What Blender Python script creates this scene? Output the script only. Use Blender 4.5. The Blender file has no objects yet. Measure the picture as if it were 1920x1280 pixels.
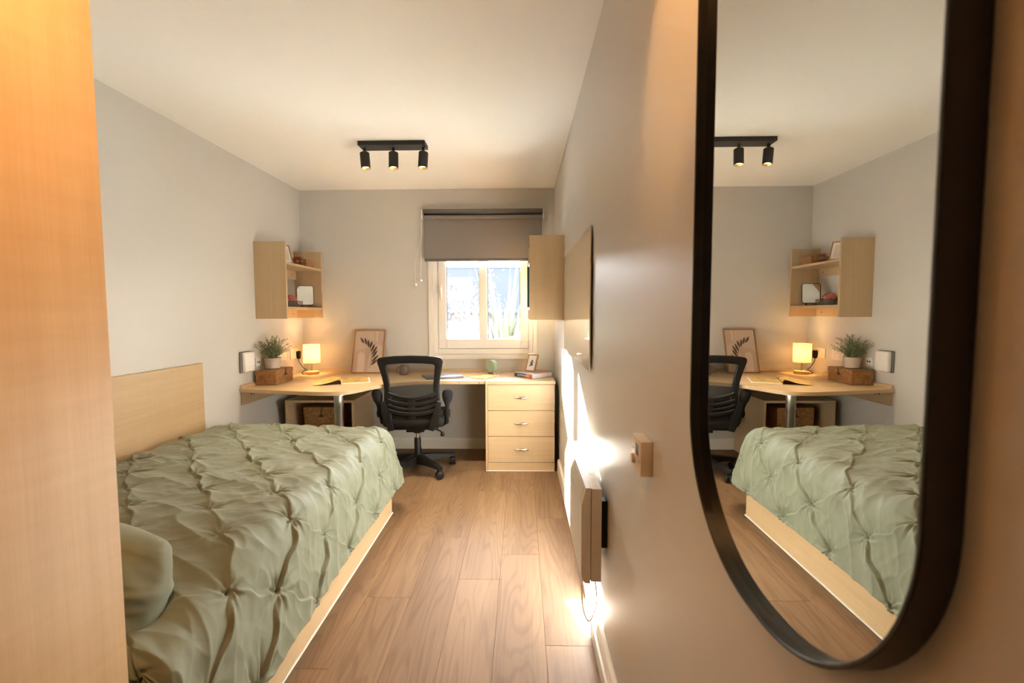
import bpy, bmesh, math, random
import numpy as np
from mathutils import Matrix, Vector, noise as mnoise

random.seed(7)
rng = np.random.default_rng(7)
scene = bpy.context.scene
COL = scene.collection
PI = math.pi
R = math.radians

# ------------------------------------------------------------------ camera
XL, XR, YB, ZC = -2.044, 0.301, 4.262, 2.40
YF = -1.25
CAMH = 1.273
cam_d = bpy.data.cameras.new('camera')
cam = bpy.data.objects.new('camera', cam_d)
COL.objects.link(cam)
cam_d.sensor_width = 36.0
cam_d.lens = 863.8 / 1920 * 36.0
cam_d.clip_start = 0.02
cam_d.clip_end = 200
cam_d.dof.use_dof = True
cam_d.dof.focus_distance = 3.3
cam_d.dof.aperture_fstop = 5.0
cam.matrix_world = (Matrix.Translation((0, 0, CAMH)) @ Matrix.Rotation(0.02108, 4, 'Z')
                    @ Matrix.Rotation(-0.06221 + PI / 2, 4, 'X') @ Matrix.Rotation(-0.00327, 4, 'Z'))
scene.camera = cam

# ------------------------------------------------------------------ world, sun, exposure
SUN_DIR = Vector((0.38, -1.0, -0.447)).normalized()
SUN_STRENGTH = 165.0
SKY_STRENGTH = 26.0
scene.view_settings.view_transform = 'Standard'
scene.view_settings.look = 'None'
scene.view_settings.gamma = 1.0
scene.view_settings.use_curve_mapping = False
scene.view_settings.exposure = 0.60
world = bpy.data.worlds.new('sky')
scene.world = world
world.use_nodes = True
wn = world.node_tree
wn.nodes.clear()
w_out = wn.nodes.new('ShaderNodeOutputWorld')
w_bg = wn.nodes.new('ShaderNodeBackground')
w_mix = wn.nodes.new('ShaderNodeMix'); w_mix.data_type = 'RGBA'
w_tc = wn.nodes.new('ShaderNodeTexCoord')
w_sep = wn.nodes.new('ShaderNodeSeparateXYZ')
w_mr = wn.nodes.new('ShaderNodeMapRange')
w_mr.inputs[1].default_value = 0.0; w_mr.inputs[2].default_value = 0.9
w_mix.inputs[6].default_value = (1.0, 0.99, 0.97, 1)
w_mix.inputs[7].default_value = (0.62, 0.78, 1.0, 1)
wn.links.new(w_tc.outputs['Generated'], w_sep.inputs[0])
wn.links.new(w_sep.outputs['Z'], w_mr.inputs[0])
wn.links.new(w_mr.outputs[0], w_mix.inputs[0])
wn.links.new(w_mix.outputs[2], w_bg.inputs[0])
w_bg.inputs[1].default_value = SKY_STRENGTH
wn.links.new(w_bg.outputs[0], w_out.inputs[0])

sun_d = bpy.data.lights.new('sun', 'SUN')
sun_d.energy = SUN_STRENGTH
sun_d.color = (1.0, 0.95, 0.87)
sun_d.angle = R(0.6)
sun = bpy.data.objects.new('sun', sun_d)
sun.rotation_euler = SUN_DIR.to_track_quat('-Z', 'Y').to_euler()
sun.location = (-3, 9, 6)
COL.objects.link(sun)
# portal: guides sampling of the sky through the window opening, gives off no light of its own
port_d = bpy.data.lights.new('window_portal', 'AREA')
port_d.shape = 'RECTANGLE'; port_d.size = 0.72; port_d.size_y = 0.80
port_d.cycles.is_portal = True
port = bpy.data.objects.new('window_portal', port_d)
port.location = (-0.355, YB + 0.10, 1.40)
port.rotation_euler = (R(-90), 0, 0)
COL.objects.link(port)
scene.cycles.max_bounces = 8
scene.cycles.diffuse_bounces = 5
scene.cycles.glossy_bounces = 5
scene.cycles.transparent_max_bounces = 10
scene.cycles.sample_clamp_indirect = 120.0
scene.cycles.use_adaptive_sampling = True
scene.cycles.adaptive_threshold = 0.025
scene.cycles.caustics_reflective = False
scene.cycles.caustics_refractive = False

# ------------------------------------------------------------------ materials
MATS = {}
def _new(name):
    m = bpy.data.materials.new(name); m.use_nodes = True
    nt = m.node_tree
    b = nt.nodes['Principled BSDF']
    MATS[name] = m
    return m, nt, b

def plain(name, col, rough=0.5, metal=0.0, spec=0.5, bump=0.0, bscale=200.0, vary=0.0, vscale=8.0, emit=None, estr=0.0, sheen=0.0):
    m, nt, b = _new(name)
    b.inputs['Base Color'].default_value = (*col, 1)
    b.inputs['Roughness'].default_value = rough
    b.inputs['Metallic'].default_value = metal
    b.inputs['Specular IOR Level'].default_value = spec
    if sheen:
        b.inputs['Sheen Weight'].default_value = sheen
    if emit:
        b.inputs['Emission Color'].default_value = (*emit, 1)
        b.inputs['Emission Strength'].default_value = estr
    if bump or vary:
        tc = nt.nodes.new('ShaderNodeTexCoord')
        if vary:
            n = nt.nodes.new('ShaderNodeTexNoise'); n.inputs['Scale'].default_value = vscale
            n.inputs['Detail'].default_value = 4
            nt.links.new(tc.outputs['Object'], n.inputs['Vector'])
            r = nt.nodes.new('ShaderNodeValToRGB')
            r.color_ramp.elements[0].position = 0.3; r.color_ramp.elements[1].position = 0.7
            r.color_ramp.elements[0].color = (*[c * (1 - vary) for c in col], 1)
            r.color_ramp.elements[1].color = (*[min(1, c * (1 + vary)) for c in col], 1)
            nt.links.new(n.outputs['Fac'], r.inputs[0]); nt.links.new(r.outputs[0], b.inputs['Base Color'])
        if bump:
            n2 = nt.nodes.new('ShaderNodeTexNoise'); n2.inputs['Scale'].default_value = bscale
            n2.inputs['Detail'].default_value = 3
            nt.links.new(tc.outputs['Object'], n2.inputs['Vector'])
            bp = nt.nodes.new('ShaderNodeBump'); bp.inputs['Strength'].default_value = bump
            bp.inputs['Distance'].default_value = 0.002
            nt.links.new(n2.outputs['Fac'], bp.inputs['Height']); nt.links.new(bp.outputs[0], b.inputs['Normal'])
    return m

def wood(name, c_dark, c_light, axis='Z', rough=0.42, scale=1.0, lines=0.0, rand=False, figure=0.0):
    """grain runs along axis; contours of stretched noise give cathedral lines"""
    m, nt, b = _new(name)
    N, L = nt.nodes.new, nt.links.new
    tc = N('ShaderNodeTexCoord')
    vec = tc.outputs['Object']
    if rand:
        oi = N('ShaderNodeObjectInfo')
        mul = N('ShaderNodeVectorMath'); mul.operation = 'SCALE'
        cmb = N('ShaderNodeCombineXYZ')
        for i in range(3): L(oi.outputs['Random'], cmb.inputs[i])
        L(cmb.outputs[0], mul.inputs[0]); mul.inputs['Scale'].default_value = 37.0
        add = N('ShaderNodeVectorMath'); add.operation = 'ADD'
        L(vec, add.inputs[0]); L(mul.outputs[0], add.inputs[1]); vec = add.outputs[0]
    def stretched(cross, along):
        mp = N('ShaderNodeMapping')
        s = [cross * scale] * 3; s['XYZ'.index(axis)] = along * scale
        mp.inputs['Scale'].default_value = s
        L(vec, mp.inputs[0]); return mp.outputs[0]
    n1 = N('ShaderNodeTexNoise'); n1.inputs['Scale'].default_value = 1.0; n1.inputs['Detail'].default_value = 5
    n1.inputs['Distortion'].default_value = 0.4
    L(stretched(9, 0.7), n1.inputs['Vector'])
    n2 = N('ShaderNodeTexNoise'); n2.inputs['Scale'].default_value = 1.0; n2.inputs['Detail'].default_value = 6
    n2.inputs['Roughness'].default_value = 0.7
    L(stretched(120, 3.0), n2.inputs['Vector'])
    mixf = N('ShaderNodeMath'); mixf.operation = 'MULTIPLY_ADD'
    mixf.inputs[1].default_value = 0.45
    L(n2.outputs['Fac'], mixf.inputs[0])
    h = N('ShaderNodeMath'); h.operation = 'MULTIPLY'; h.inputs[1].default_value = 0.62
    L(n1.outputs['Fac'], h.inputs[0]); L(h.outputs[0], mixf.inputs[2])
    val = mixf.outputs[0]
    if figure:
        n4 = N('ShaderNodeTexNoise'); n4.inputs['Scale'].default_value = 1.0; n4.inputs['Detail'].default_value = 3
        mp = N('ShaderNodeMapping'); s = [4.0, 4.0, 4.0]; s['XYZ'.index(axis)] = 45.0
        mp.inputs['Scale'].default_value = s; L(vec, mp.inputs[0]); L(mp.outputs[0], n4.inputs['Vector'])
        f2 = N('ShaderNodeMath'); f2.operation = 'MULTIPLY_ADD'; f2.inputs[1].default_value = figure
        L(n4.outputs['Fac'], f2.inputs[0]); L(val, f2.inputs[2])
        sb = N('ShaderNodeMath'); sb.operation = 'SUBTRACT'; sb.inputs[1].default_value = figure * 0.5
        L(f2.outputs[0], sb.inputs[0]); val = sb.outputs[0]
    if lines:
        n3 = N('ShaderNodeTexNoise'); n3.inputs['Scale'].default_value = 1.0; n3.inputs['Detail'].default_value = 1.5
        n3.inputs['Distortion'].default_value = 0.2
        L(stretched(6.5, 0.75), n3.inputs['Vector'])
        f = N('ShaderNodeMath'); f.operation = 'MULTIPLY'; f.inputs[1].default_value = 115.0
        L(n3.outputs['Fac'], f.inputs[0])
        sn = N('ShaderNodeMath'); sn.operation = 'SINE'; L(f.outputs[0], sn.inputs[0])
        pw = N('ShaderNodeMapRange'); pw.inputs[1].default_value = 0.15; pw.inputs[2].default_value = 1.0
        pw.inputs[3].default_value = 0.0; pw.inputs[4].default_value = lines
        L(sn.outputs[0], pw.inputs[0])
        sub = N('ShaderNodeMath'); sub.operation = 'SUBTRACT'
        L(val, sub.inputs[0]); L(pw.outputs[0], sub.inputs[1]); val = sub.outputs[0]
    if rand:
        ad = N('ShaderNodeMath'); ad.operation = 'MULTIPLY_ADD'; ad.inputs[1].default_value = 0.16
        L(oi.outputs['Random'], ad.inputs[0]); L(val, ad.inputs[2])
        a2 = N('ShaderNodeMath'); a2.operation = 'SUBTRACT'; a2.inputs[1].default_value = 0.08
        L(ad.outputs[0], a2.inputs[0]); val = a2.outputs[0]
    rp = N('ShaderNodeValToRGB')
    rp.color_ramp.elements[0].position = 0.30; rp.color_ramp.elements[1].position = 0.72
    rp.color_ramp.elements[0].color = (*c_dark, 1); rp.color_ramp.elements[1].color = (*c_light, 1)
    L(val, rp.inputs[0]); L(rp.outputs[0], b.inputs['Base Color'])
    b.inputs['Roughness'].default_value = rough
    bp = N('ShaderNodeBump'); bp.inputs['Strength'].default_value = 0.08; bp.inputs['Distance'].default_value = 0.001
    L(n2.outputs['Fac'], bp.inputs['Height']); L(bp.outputs[0], b.inputs['Normal'])
    return m

M_DK, M_LT = (0.485, 0.333, 0.180), (0.610, 0.450, 0.270)
maple_z = wood('maple_vertical', M_DK, M_LT, 'Z', figure=0.12)
maple_x = wood('maple_crosswise', M_DK, M_LT, 'X', figure=0.12)
maple_y = wood('maple_lengthwise', M_DK, M_LT, 'Y', figure=0.12)
maple_edge = plain('maple_edge_band', (0.60, 0.44, 0.25), 0.45)
oak = wood('oak_laminate', (0.155, 0.087, 0.042), (0.268, 0.166, 0.090), 'Y', rough=0.52, lines=0.12, rand=True)
oak.node_tree.nodes['Principled BSDF'].inputs['Specular IOR Level'].default_value = 0.3
dark_gap = plain('floor_joint', (0.10, 0.055, 0.03), 0.8)
paint = plain('grey_wall_paint', (0.625, 0.612, 0.580), 0.38, spec=0.28, bump=0.05, bscale=350)
ceil_p = plain('ceiling_paint', (0.93, 0.915, 0.87), 0.85, spec=0.2)
white_gloss = plain('white_gloss_paint', (0.80, 0.77, 0.70), 0.35)
upvc = plain('white_window_plastic', (0.82, 0.80, 0.76), 0.3)
white_pl = plain('white_plastic', (0.80, 0.77, 0.72), 0.35)
black_metal = plain('black_powder_coat', (0.012, 0.011, 0.011), 0.38)
black_pl = plain('black_plastic', (0.008, 0.0075, 0.0075), 0.45, spec=0.35)
black_fab = plain('black_fabric', (0.010, 0.010, 0.011), 0.85, bump=0.3, bscale=600)
chrome = plain('polished_chrome', (0.72, 0.71, 0.69), 0.12, metal=1.0)
steel = plain('brushed_steel', (0.50, 0.50, 0.49), 0.34, metal=1.0)
blind_f = plain('grey_blind_fabric', (0.245, 0.228, 0.218), 0.8, bump=0.1, bscale=900)
blind_t = plain('grey_blind_tube', (0.15, 0.14, 0.13), 0.55)
def sateen(name, col):
    m, nt, b = _new(name); N, L = nt.nodes.new, nt.links.new
    b.inputs['Base Color'].default_value = (*col, 1); b.inputs['Roughness'].default_value = 0.55; b.inputs['Specular IOR Level'].default_value = 0.28
    b.inputs['Sheen Weight'].default_value = 0.2
    tc = N('ShaderNodeTexCoord'); mp = N('ShaderNodeMapping'); mp.inputs['Scale'].default_value = (9, 26, 14); mp.inputs['Rotation'].default_value = (0, 0, R(24))
    n1 = N('ShaderNodeTexNoise'); n1.inputs['Scale'].default_value = 1.0; n1.inputs['Detail'].default_value = 5; n1.inputs['Distortion'].default_value = 0.8
    L(tc.outputs['Object'], mp.inputs[0]); L(mp.outputs[0], n1.inputs['Vector'])
    b1 = N('ShaderNodeBump'); b1.inputs['Strength'].default_value = 0.14; b1.inputs['Distance'].default_value = 0.008; L(n1.outputs['Fac'], b1.inputs['Height'])
    L(b1.outputs[0], b.inputs['Normal']); return m
sage = sateen('sage_sateen', (0.165, 0.186, 0.128))
matt_w = plain('mattress_ticking', (0.7, 0.7, 0.68), 0.9)
seal_w = plain('white_sealant', (0.80, 0.78, 0.72), 0.5)
terra = plain('pale_clay_pot', (0.56, 0.47, 0.40), 0.7, vary=0.06)
leaf_g = plain('grey_green_leaf', (0.20, 0.25, 0.135), 0.6, vary=0.45, vscale=35)
stem_g = plain('green_stem', (0.17, 0.20, 0.08), 0.7)
brass_w = plain('oak_frame', (0.40, 0.20, 0.075), 0.45, vary=0.15, vscale=30)
paper = plain('print_paper', (0.64, 0.53, 0.44), 0.8)
paper_w = plain('white_paper', (0.80, 0.78, 0.73), 0.8)
ink_lt = plain('print_beige', (0.575, 0.455, 0.375), 0.8)
ink_pale = plain('print_pale', (0.68, 0.58, 0.49), 0.8)
ink_dk = plain('print_brown', (0.105, 0.065, 0.042), 0.8)
mug_m = plain('stoneware_glaze', (0.23, 0.20, 0.16), 0.35, vary=0.1, vscale=60)
lap_m = plain('laptop_aluminium', (0.23, 0.25, 0.31), 0.35, metal=0.7)
mint = plain('mint_enamel', (0.30, 0.44, 0.34), 0.4)
mint_d = plain('mint_dial', (0.36, 0.46, 0.33), 0.5)
gold = plain('gold_paint', (0.55, 0.36, 0.10), 0.4, metal=0.6)
yellow = plain('yellow_cover', (0.78, 0.52, 0.07), 0.55)
teal = plain('teal_cloth', (0.02, 0.11, 0.11), 0.6)
purple = plain('plum_cover', (0.12, 0.07, 0.12), 0.6)
orange = plain('orange_cover', (0.62, 0.13, 0.04), 0.5)
spine_g = plain('dark_grey_print', (0.06, 0.055, 0.055), 0.5)
cov_w = plain('glossy_white_cover', (0.50, 0.49, 0.52), 0.25, vary=0.1, vscale=14)
pages = plain('page_block', (0.78, 0.75, 0.70), 0.8)
lcd = plain('lcd_display', (0.045, 0.04, 0.11), 0.2)
dark_h = plain('black_hole', (0.01, 0.008, 0.006), 0.9)
pink = plain('pink_petal', (0.72, 0.24, 0.20), 0.7, vary=0.25, vscale=60)
grey_pot = plain('grey_ceramic', (0.33, 0.32, 0.27), 0.4)
wood_base = plain('beech_disc', (0.60, 0.36, 0.14), 0.5, vary=0.1, vscale=40)
mir_m = plain('mirror_silver', (0.68, 0.68, 0.65), 0.0, metal=1.0)
heater_w = plain('heater_enamel', (0.58, 0.555, 0.50), 0.45)
therm_m = plain('thermostat_plastic', (0.74, 0.66, 0.54), 0.4)
cable_w = plain('white_cable', (0.72, 0.68, 0.60), 0.5)
board_m = plain('glass_whiteboard', (0.74, 0.69, 0.60), 0.03, spec=0.8)
slate = None

def glass_mat(name, tint=(1, 1, 1), refl=None):
    m = bpy.data.materials.new(name); m.use_nodes = True
    nt = m.node_tree; nt.nodes.clear()
    o = nt.nodes.new('ShaderNodeOutputMaterial'); mx = nt.nodes.new('ShaderNodeMixShader')
    t = nt.nodes.new('ShaderNodeBsdfTransparent'); t.inputs[0].default_value = (*tint, 1)
    g = nt.nodes.new('ShaderNodeBsdfGlossy'); g.inputs['Roughness'].default_value = 0.0
    fr = nt.nodes.new('ShaderNodeFresnel'); fr.inputs[0].default_value = 1.45
    if refl is None: nt.links.new(fr.outputs[0], mx.inputs[0])
    else: mx.inputs[0].default_value = refl
    nt.links.new(t.outputs[0], mx.inputs[1]); nt.links.new(g.outputs[0], mx.inputs[2])
    nt.links.new(mx.outputs[0], o.inputs[0]); return m
glass = glass_mat('window_glass', (0.97, 0.98, 0.98))
amber_glass = glass_mat('rose_glass', (0.86, 0.66, 0.58), 0.12)
clear_plastic = glass_mat('smoked_acrylic', (0.88, 0.87, 0.85), 0.06)

def mesh_fabric():
    m = bpy.data.materials.new('black_mesh_fabric'); m.use_nodes = True
    nt = m.node_tree; b = nt.nodes['Principled BSDF']
    b.inputs['Base Color'].default_value = (0.009, 0.008, 0.008, 1); b.inputs['Roughness'].default_value = 0.85; b.inputs['Specular IOR Level'].default_value = 0.15
    o = nt.nodes['Material Output']
    t = nt.nodes.new('ShaderNodeBsdfTransparent'); mx = nt.nodes.new('ShaderNodeMixShader')
    mx.inputs[0].default_value = 0.62
    nt.links.new(t.outputs[0], mx.inputs[1]); nt.links.new(b.outputs[0], mx.inputs[2])
    nt.links.new(mx.outputs[0], o.inputs[0]); return m
net = mesh_fabric()

def shade_mat():
    m = bpy.data.materials.new('linen_lampshade'); m.use_nodes = True
    nt = m.node_tree; nt.nodes.clear()
    o = nt.nodes.new('ShaderNodeOutputMaterial'); mx = nt.nodes.new('ShaderNodeMixShader')
    d = nt.nodes.new('ShaderNodeBsdfDiffuse'); d.inputs[0].default_value = (0.88, 0.82, 0.70, 1)
    t = nt.nodes.new('ShaderNodeBsdfTranslucent'); t.inputs[0].default_value = (0.95, 0.88, 0.72, 1)
    mx.inputs[0].default_value = 0.5
    nt.links.new(d.outputs[0], mx.inputs[1]); nt.links.new(t.outputs[0], mx.inputs[2])
    nt.links.new(mx.outputs[0], o.inputs[0]); return m
linen = shade_mat()
def emitter(name, col, s):
    m = bpy.data.materials.new(name); m.use_nodes = True
    nt = m.node_tree; nt.nodes.clear()
    o = nt.nodes.new('ShaderNodeOutputMaterial'); e = nt.nodes.new('ShaderNodeEmission')
    e.inputs[0].default_value = (*col, 1); e.inputs[1].default_value = s
    nt.links.new(e.outputs[0], o.inputs[0]); return m

def wicker_mat(name, c0, c1):
    m, nt, b = _new(name)
    tc = nt.nodes.new('ShaderNodeTexCoord'); n = nt.nodes.new('ShaderNodeTexNoise')
    n.inputs['Scale'].default_value = 40; n.inputs['Detail'].default_value = 3
    nt.links.new(tc.outputs['Object'], n.inputs['Vector'])
    r = nt.nodes.new('ShaderNodeValToRGB')
    r.color_ramp.elements[0].position = 0.32; r.color_ramp.elements[1].position = 0.68
    r.color_ramp.elements[0].color = (*c0, 1); r.color_ramp.elements[1].color = (*c1, 1)
    nt.links.new(n.outputs['Fac'], r.inputs[0]); nt.links.new(r.outputs[0], b.inputs['Base Color'])
    b.inputs['Roughness'].default_value = 0.6
    return m
wicker = wicker_mat('woven_rattan', (0.25, 0.12, 0.042), (0.40, 0.205, 0.075))

# ------------------------------------------------------------------ mesh helpers
def link(name, me, mat, parent=None, smooth=False, local=False, angle=40):
    o = bpy.data.objects.new(name, me)
    COL.objects.link(o)
    if mat is not None:
        me.materials.clear(); me.materials.append(mat)
    if parent is not None:
        o.parent = parent
        if not local:
            o.matrix_parent_inverse = world_of(parent).inverted()
    if smooth:
        me.polygons.foreach_set('use_smooth', [True] * len(me.polygons))
        if angle < 180:
            me.set_sharp_from_angle(angle=R(angle))
    return o

def world_of(o):
    m = Matrix.LocRotScale(o.location, o.rotation_euler, o.scale)
    if o.parent is not None:
        m = world_of(o.parent) @ o.matrix_parent_inverse @ m
    return m

def bm_mesh(bm, name):
    me = bpy.data.meshes.new(name)
    bmesh.ops.recalc_face_normals(bm, faces=bm.faces)
    bm.to_mesh(me); bm.free(); return me

def bx(bm, x0, x1, y0, y1, z0, z1, bev=0.0, seg=1):
    vs = [bm.verts.new((x, y, z)) for x in (x0, x1) for y in (y0, y1) for z in (z0, z1)]
    idx = [(0, 1, 3, 2), (4, 6, 7, 5), (0, 4, 5, 1), (2, 3, 7, 6), (0, 2, 6, 4), (1, 5, 7, 3)]
    fs = [bm.faces.new([vs[i] for i in f]) for f in idx]
    if bev > 0:
        es = list({e for f in fs for e in f.edges})
        bmesh.ops.bevel(bm, geom=es, offset=bev, segments=seg, profile=0.5, affect='EDGES')

def box(name, x0, x1, y0, y1, z0, z1, mat, parent=None, bev=0.0015, seg=1, local=False, smooth=False):
    bm = bmesh.new(); bx(bm, x0, x1, y0, y1, z0, z1, bev, seg)
    return link(name, bm_mesh(bm, name), mat, parent, smooth=smooth or seg > 1, local=local)

def boxes(name, lst, mat, parent=None, bev=0.0, local=False):
    bm = bmesh.new()
    for b in lst: bx(bm, *b, bev)
    return link(name, bm_mesh(bm, name), mat, parent, local=local)

def lathe_bm(bm, prof, n=32, cx=0, cy=0, cz=0, M=None, cap=True):
    rings = []
    for r, z in prof:
        ring = []
        for k in range(n):
            a = 2 * PI * k / n
            v = Vector((r * math.cos(a), r * math.sin(a), z))
            if M is not None: v = M @ v
            ring.append(bm.verts.new((v.x + cx, v.y + cy, v.z + cz)))
        rings.append(ring)
    for i in range(len(rings) - 1):
        for k in range(n):
            bm.faces.new((rings[i][k], rings[i][(k + 1) % n], rings[i + 1][(k + 1) % n], rings[i + 1][k]))
    if cap:
        bm.faces.new(list(reversed(rings[0]))); bm.faces.new(rings[-1])

def lathe(name, prof, mat, parent=None, n=32, loc=(0, 0, 0), M=None, cap=True, local=False, smooth=True):
    bm = bmesh.new(); lathe_bm(bm, prof, n, *loc, M=M, cap=cap)
    return link(name, bm_mesh(bm, name), mat, parent, smooth=smooth, local=local)

def tube_bm(bm, pts, rad, n=8, cap=True):
    pts = [Vector(p) for p in pts]
    rads = rad if isinstance(rad, (list, tuple)) else [rad] * len(pts)
    up = Vector((0, 0, 1)); rings = []
    prev = None
    for i, p in enumerate(pts):
        t = (pts[min(i + 1, len(pts) - 1)] - pts[max(i - 1, 0)]).normalized()
        if prev is None:
            a = up if abs(t.dot(up)) < 0.9 else Vector((1, 0, 0))
            u = t.cross(a).normalized()
        else:
            u = (prev - t * prev.dot(t)).normalized()
        prev = u; w = t.cross(u)
        rings.append([bm.verts.new(p + (u * math.cos(2 * PI * k / n) + w * math.sin(2 * PI * k / n)) * rads[i]) for k in range(n)])
    for i in range(len(rings) - 1):
        for k in range(n):
            bm.faces.new((rings[i][k], rings[i][(k + 1) % n], rings[i + 1][(k + 1) % n], rings[i + 1][k]))
    if cap:
        bm.faces.new(list(reversed(rings[0]))); bm.faces.new(rings[-1])

def tube(name, pts, rad, mat, parent=None, n=8, local=False):
    bm = bmesh.new(); tube_bm(bm, pts, rad, n)
    return link(name, bm_mesh(bm, name), mat, parent, smooth=True, local=local)

def spline(pts, k=8):
    """Catmull-Rom through pts"""
    P = [Vector(p) for p in pts]; P = [P[0] * 2 - P[1]] + P + [P[-1] * 2 - P[-2]]
    out = []
    for i in range(1, len(P) - 2):
        for j in range(k):
            t = j / k
            a, b, c, d = P[i - 1], P[i], P[i + 1], P[i + 2]
            out.append(0.5 * ((2 * b) + (c - a) * t + (2 * a - 5 * b + 4 * c - d) * t * t + (3 * b - a - 3 * c + d) * t ** 3))
    out.append(P[-2]); return out

def prism_bm(bm, poly, lo, hi, plane='XY', bev=0.0):
    def P(a, b, c):
        return {'XY': (a, b, c), 'XZ': (a, c, b), 'YZ': (c, a, b)}[plane]
    lo_v = [bm.verts.new(P(a, b, lo)) for a, b in poly]; hi_v = [bm.verts.new(P(a, b, hi)) for a, b in poly]
    fs = [bm.faces.new(list(reversed(lo_v))), bm.faces.new(hi_v)]
    n = len(poly)
    for i in range(n):
        fs.append(bm.faces.new((lo_v[i], lo_v[(i + 1) % n], hi_v[(i + 1) % n], hi_v[i])))
    if bev > 0:
        es = list(set(list(fs[0].edges) + list(fs[1].edges)))
        bmesh.ops.bevel(bm, geom=es, offset=bev, segments=2, profile=0.5, affect='EDGES')

def prism(name, poly, lo, hi, mat, parent=None, plane='XY', bev=0.0, local=False, smooth=False):
    bm = bmesh.new(); prism_bm(bm, poly, lo, hi, plane, bev)
    return link(name, bm_mesh(bm, name), mat, parent, local=local, smooth=smooth)

def grid_mesh(name, P, closed_u=False):
    """P: (nu, nv, 3) array of points"""
    nu, nv = P.shape[:2]
    me = bpy.data.meshes.new(name)
    idx = np.arange(nu * nv).reshape(nu, nv)
    if closed_u: idx = np.vstack([idx, idx[:1]])
    f = np.stack([idx[:-1, :-1], idx[1:, :-1], idx[1:, 1:], idx[:-1, 1:]], -1).reshape(-1, 4)
    me.from_pydata(P.reshape(-1, 3).tolist(), [], f.tolist())
    me.update(); return me

def thing(name, label, cat, loc=(0, 0, 0), rz=0.0, group=None):
    o = bpy.data.objects.new(name, None); COL.objects.link(o)
    o.empty_display_size = 0.05
    o.location = loc; o.rotation_euler = (0, 0, rz)
    o['label'] = label; o['category'] = cat
    if group: o['group'] = group
    return o
def tag(o, label, cat, group=None):
    o['label'] = label; o['category'] = cat
    if group: o['group'] = group
    return o
def struct(o):
    o['kind'] = 'structure'; return o
def text_mesh(name, s, size, mat, parent, M, depth=0.0004):
    cu = bpy.data.curves.new(name, 'FONT'); cu.body = s; cu.size = size; cu.extrude = depth
    cu.align_x = 'CENTER'; cu.align_y = 'CENTER'
    t = bpy.data.objects.new(name + '_tmp', cu); COL.objects.link(t)
    dg = bpy.context.evaluated_depsgraph_get()
    me = bpy.data.meshes.new_from_object(t.evaluated_get(dg))
    bpy.data.objects.remove(t)
    me.transform(M); me.name = name
    return link(name, me, mat, parent)

def noise2(x, y, seed=0):
    """smooth value noise on numpy arrays, -1..1"""
    xi = np.floor(x).astype(int); yi = np.floor(y).astype(int)
    xf = x - xi; yf = y - yi
    def h(a, b):
        n = (a * 374761393 + b * 668265263 + seed * 1442695041) & 0xffffffff
        n = ((n ^ (n >> 13)) * 1274126177) & 0xffffffff
        return ((n ^ (n >> 16)) & 0xffff) / 32767.5 - 1
    u = xf * xf * (3 - 2 * xf); v = yf * yf * (3 - 2 * yf)
    return (h(xi, yi) * (1 - u) + h(xi + 1, yi) * u) * (1 - v) + (h(xi, yi + 1) * (1 - u) + h(xi + 1, yi + 1) * u) * v

# ================================================================== the room
floor = struct(box('floor', XL - 0.1, XR + 0.1, YF - 0.1, YB + 0.08, -0.12, -0.010, dark_gap, bev=0))
cols_x = [0.286 - 0.197 * k for k in range(-1, 13)]
joint0 = [2.79, 2.79, 2.356, 2.128, 2.54, 1.983, 2.66, 2.25, 1.84, 2.45, 2.05, 2.72, 1.9]
PL = 1.097
mesh_cache = {}
for k in range(len(cols_x) - 1):
    x1, x0 = cols_x[k], cols_x[k + 1]
    x1 = min(x1, XR); x0 = max(x0, XL)
    if x1 - x0 < 0.003: continue
    j = joint0[k % len(joint0)]
    ys = [YF] + [j + n * PL for n in range(-5, 6) if YF + 0.02 < j + n * PL < YB - 0.02] + [YB]
    for a, b in zip(ys[:-1], ys[1:]):
        key = (round(x1 - x0, 3), round(b - a, 3))
        if key not in mesh_cache:
            bm = bmesh.new(); w, l = (x1 - x0) / 2 - 0.0003, (b - a) / 2 - 0.0004
            bx(bm, -w, w, -l, l, -0.010, 0.0, 0.0008)
            mesh_cache[key] = bm_mesh(bm, 'plank')
        o = bpy.data.objects.new('plank', mesh_cache[key]); COL.objects.link(o)
        if not o.data.materials: o.data.materials.append(oak)
        o.location = ((x0 + x1) / 2, (a + b) / 2, 0); o.parent = floor
ceiling = struct(box('ceiling', XL - 0.1, XR + 0.1, YF - 0.1, YB + 0.08, ZC, ZC + 0.1, ceil_p, bev=0))
wall_left = struct(box('wall_left', XL - 0.1, XL, YF - 0.1, YB + 0.08, -0.01, ZC, paint, bev=0))
wall_right = struct(box('wall_right', XR, XR + 0.1, YF - 0.1, YB + 0.08, -0.01, ZC, paint, bev=0))
wall_front = struct(box('wall_front', XL, XR, YF - 0.1, YF, -0.01, ZC, paint, bev=0))
# back wall with the window opening
WX0, WX1, WZ0, WZ1 = -0.822, 0.104, 0.890, 2.110
wall_back = struct(boxes('wall_back', [(XL, WX0, YB, YB + 0.08, -0.01, ZC), (WX1, XR, YB, YB + 0.08, -0.01, ZC),
                                (WX0, WX1, YB, YB + 0.08, -0.01, WZ0), (WX0, WX1, YB, YB + 0.08, WZ1, ZC)], paint))
def baseboard(name, axis, a0, a1, at, sgn):
    prof = [(0, 0), (0.018, 0), (0.018, 0.085), (0.014, 0.097), (0.006, 0.102), (0, 0.102)]
    bm = bmesh.new()
    if axis == 'Y':
        prism_bm(bm, [(at + sgn * p[0], p[1]) for p in prof], a0, a1, 'XZ')
    else:
        prism_bm(bm, [(at + sgn * p[0], p[1]) for p in prof], a0, a1, 'YZ')
    return struct(link(name, bm_mesh(bm, name), white_gloss))
baseboard('baseboard_right', 'Y', YF, 3.63, XR, -1)
baseboard('baseboard_left', 'Y', 2.88, YB - 0.019, XL, 1)
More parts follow.
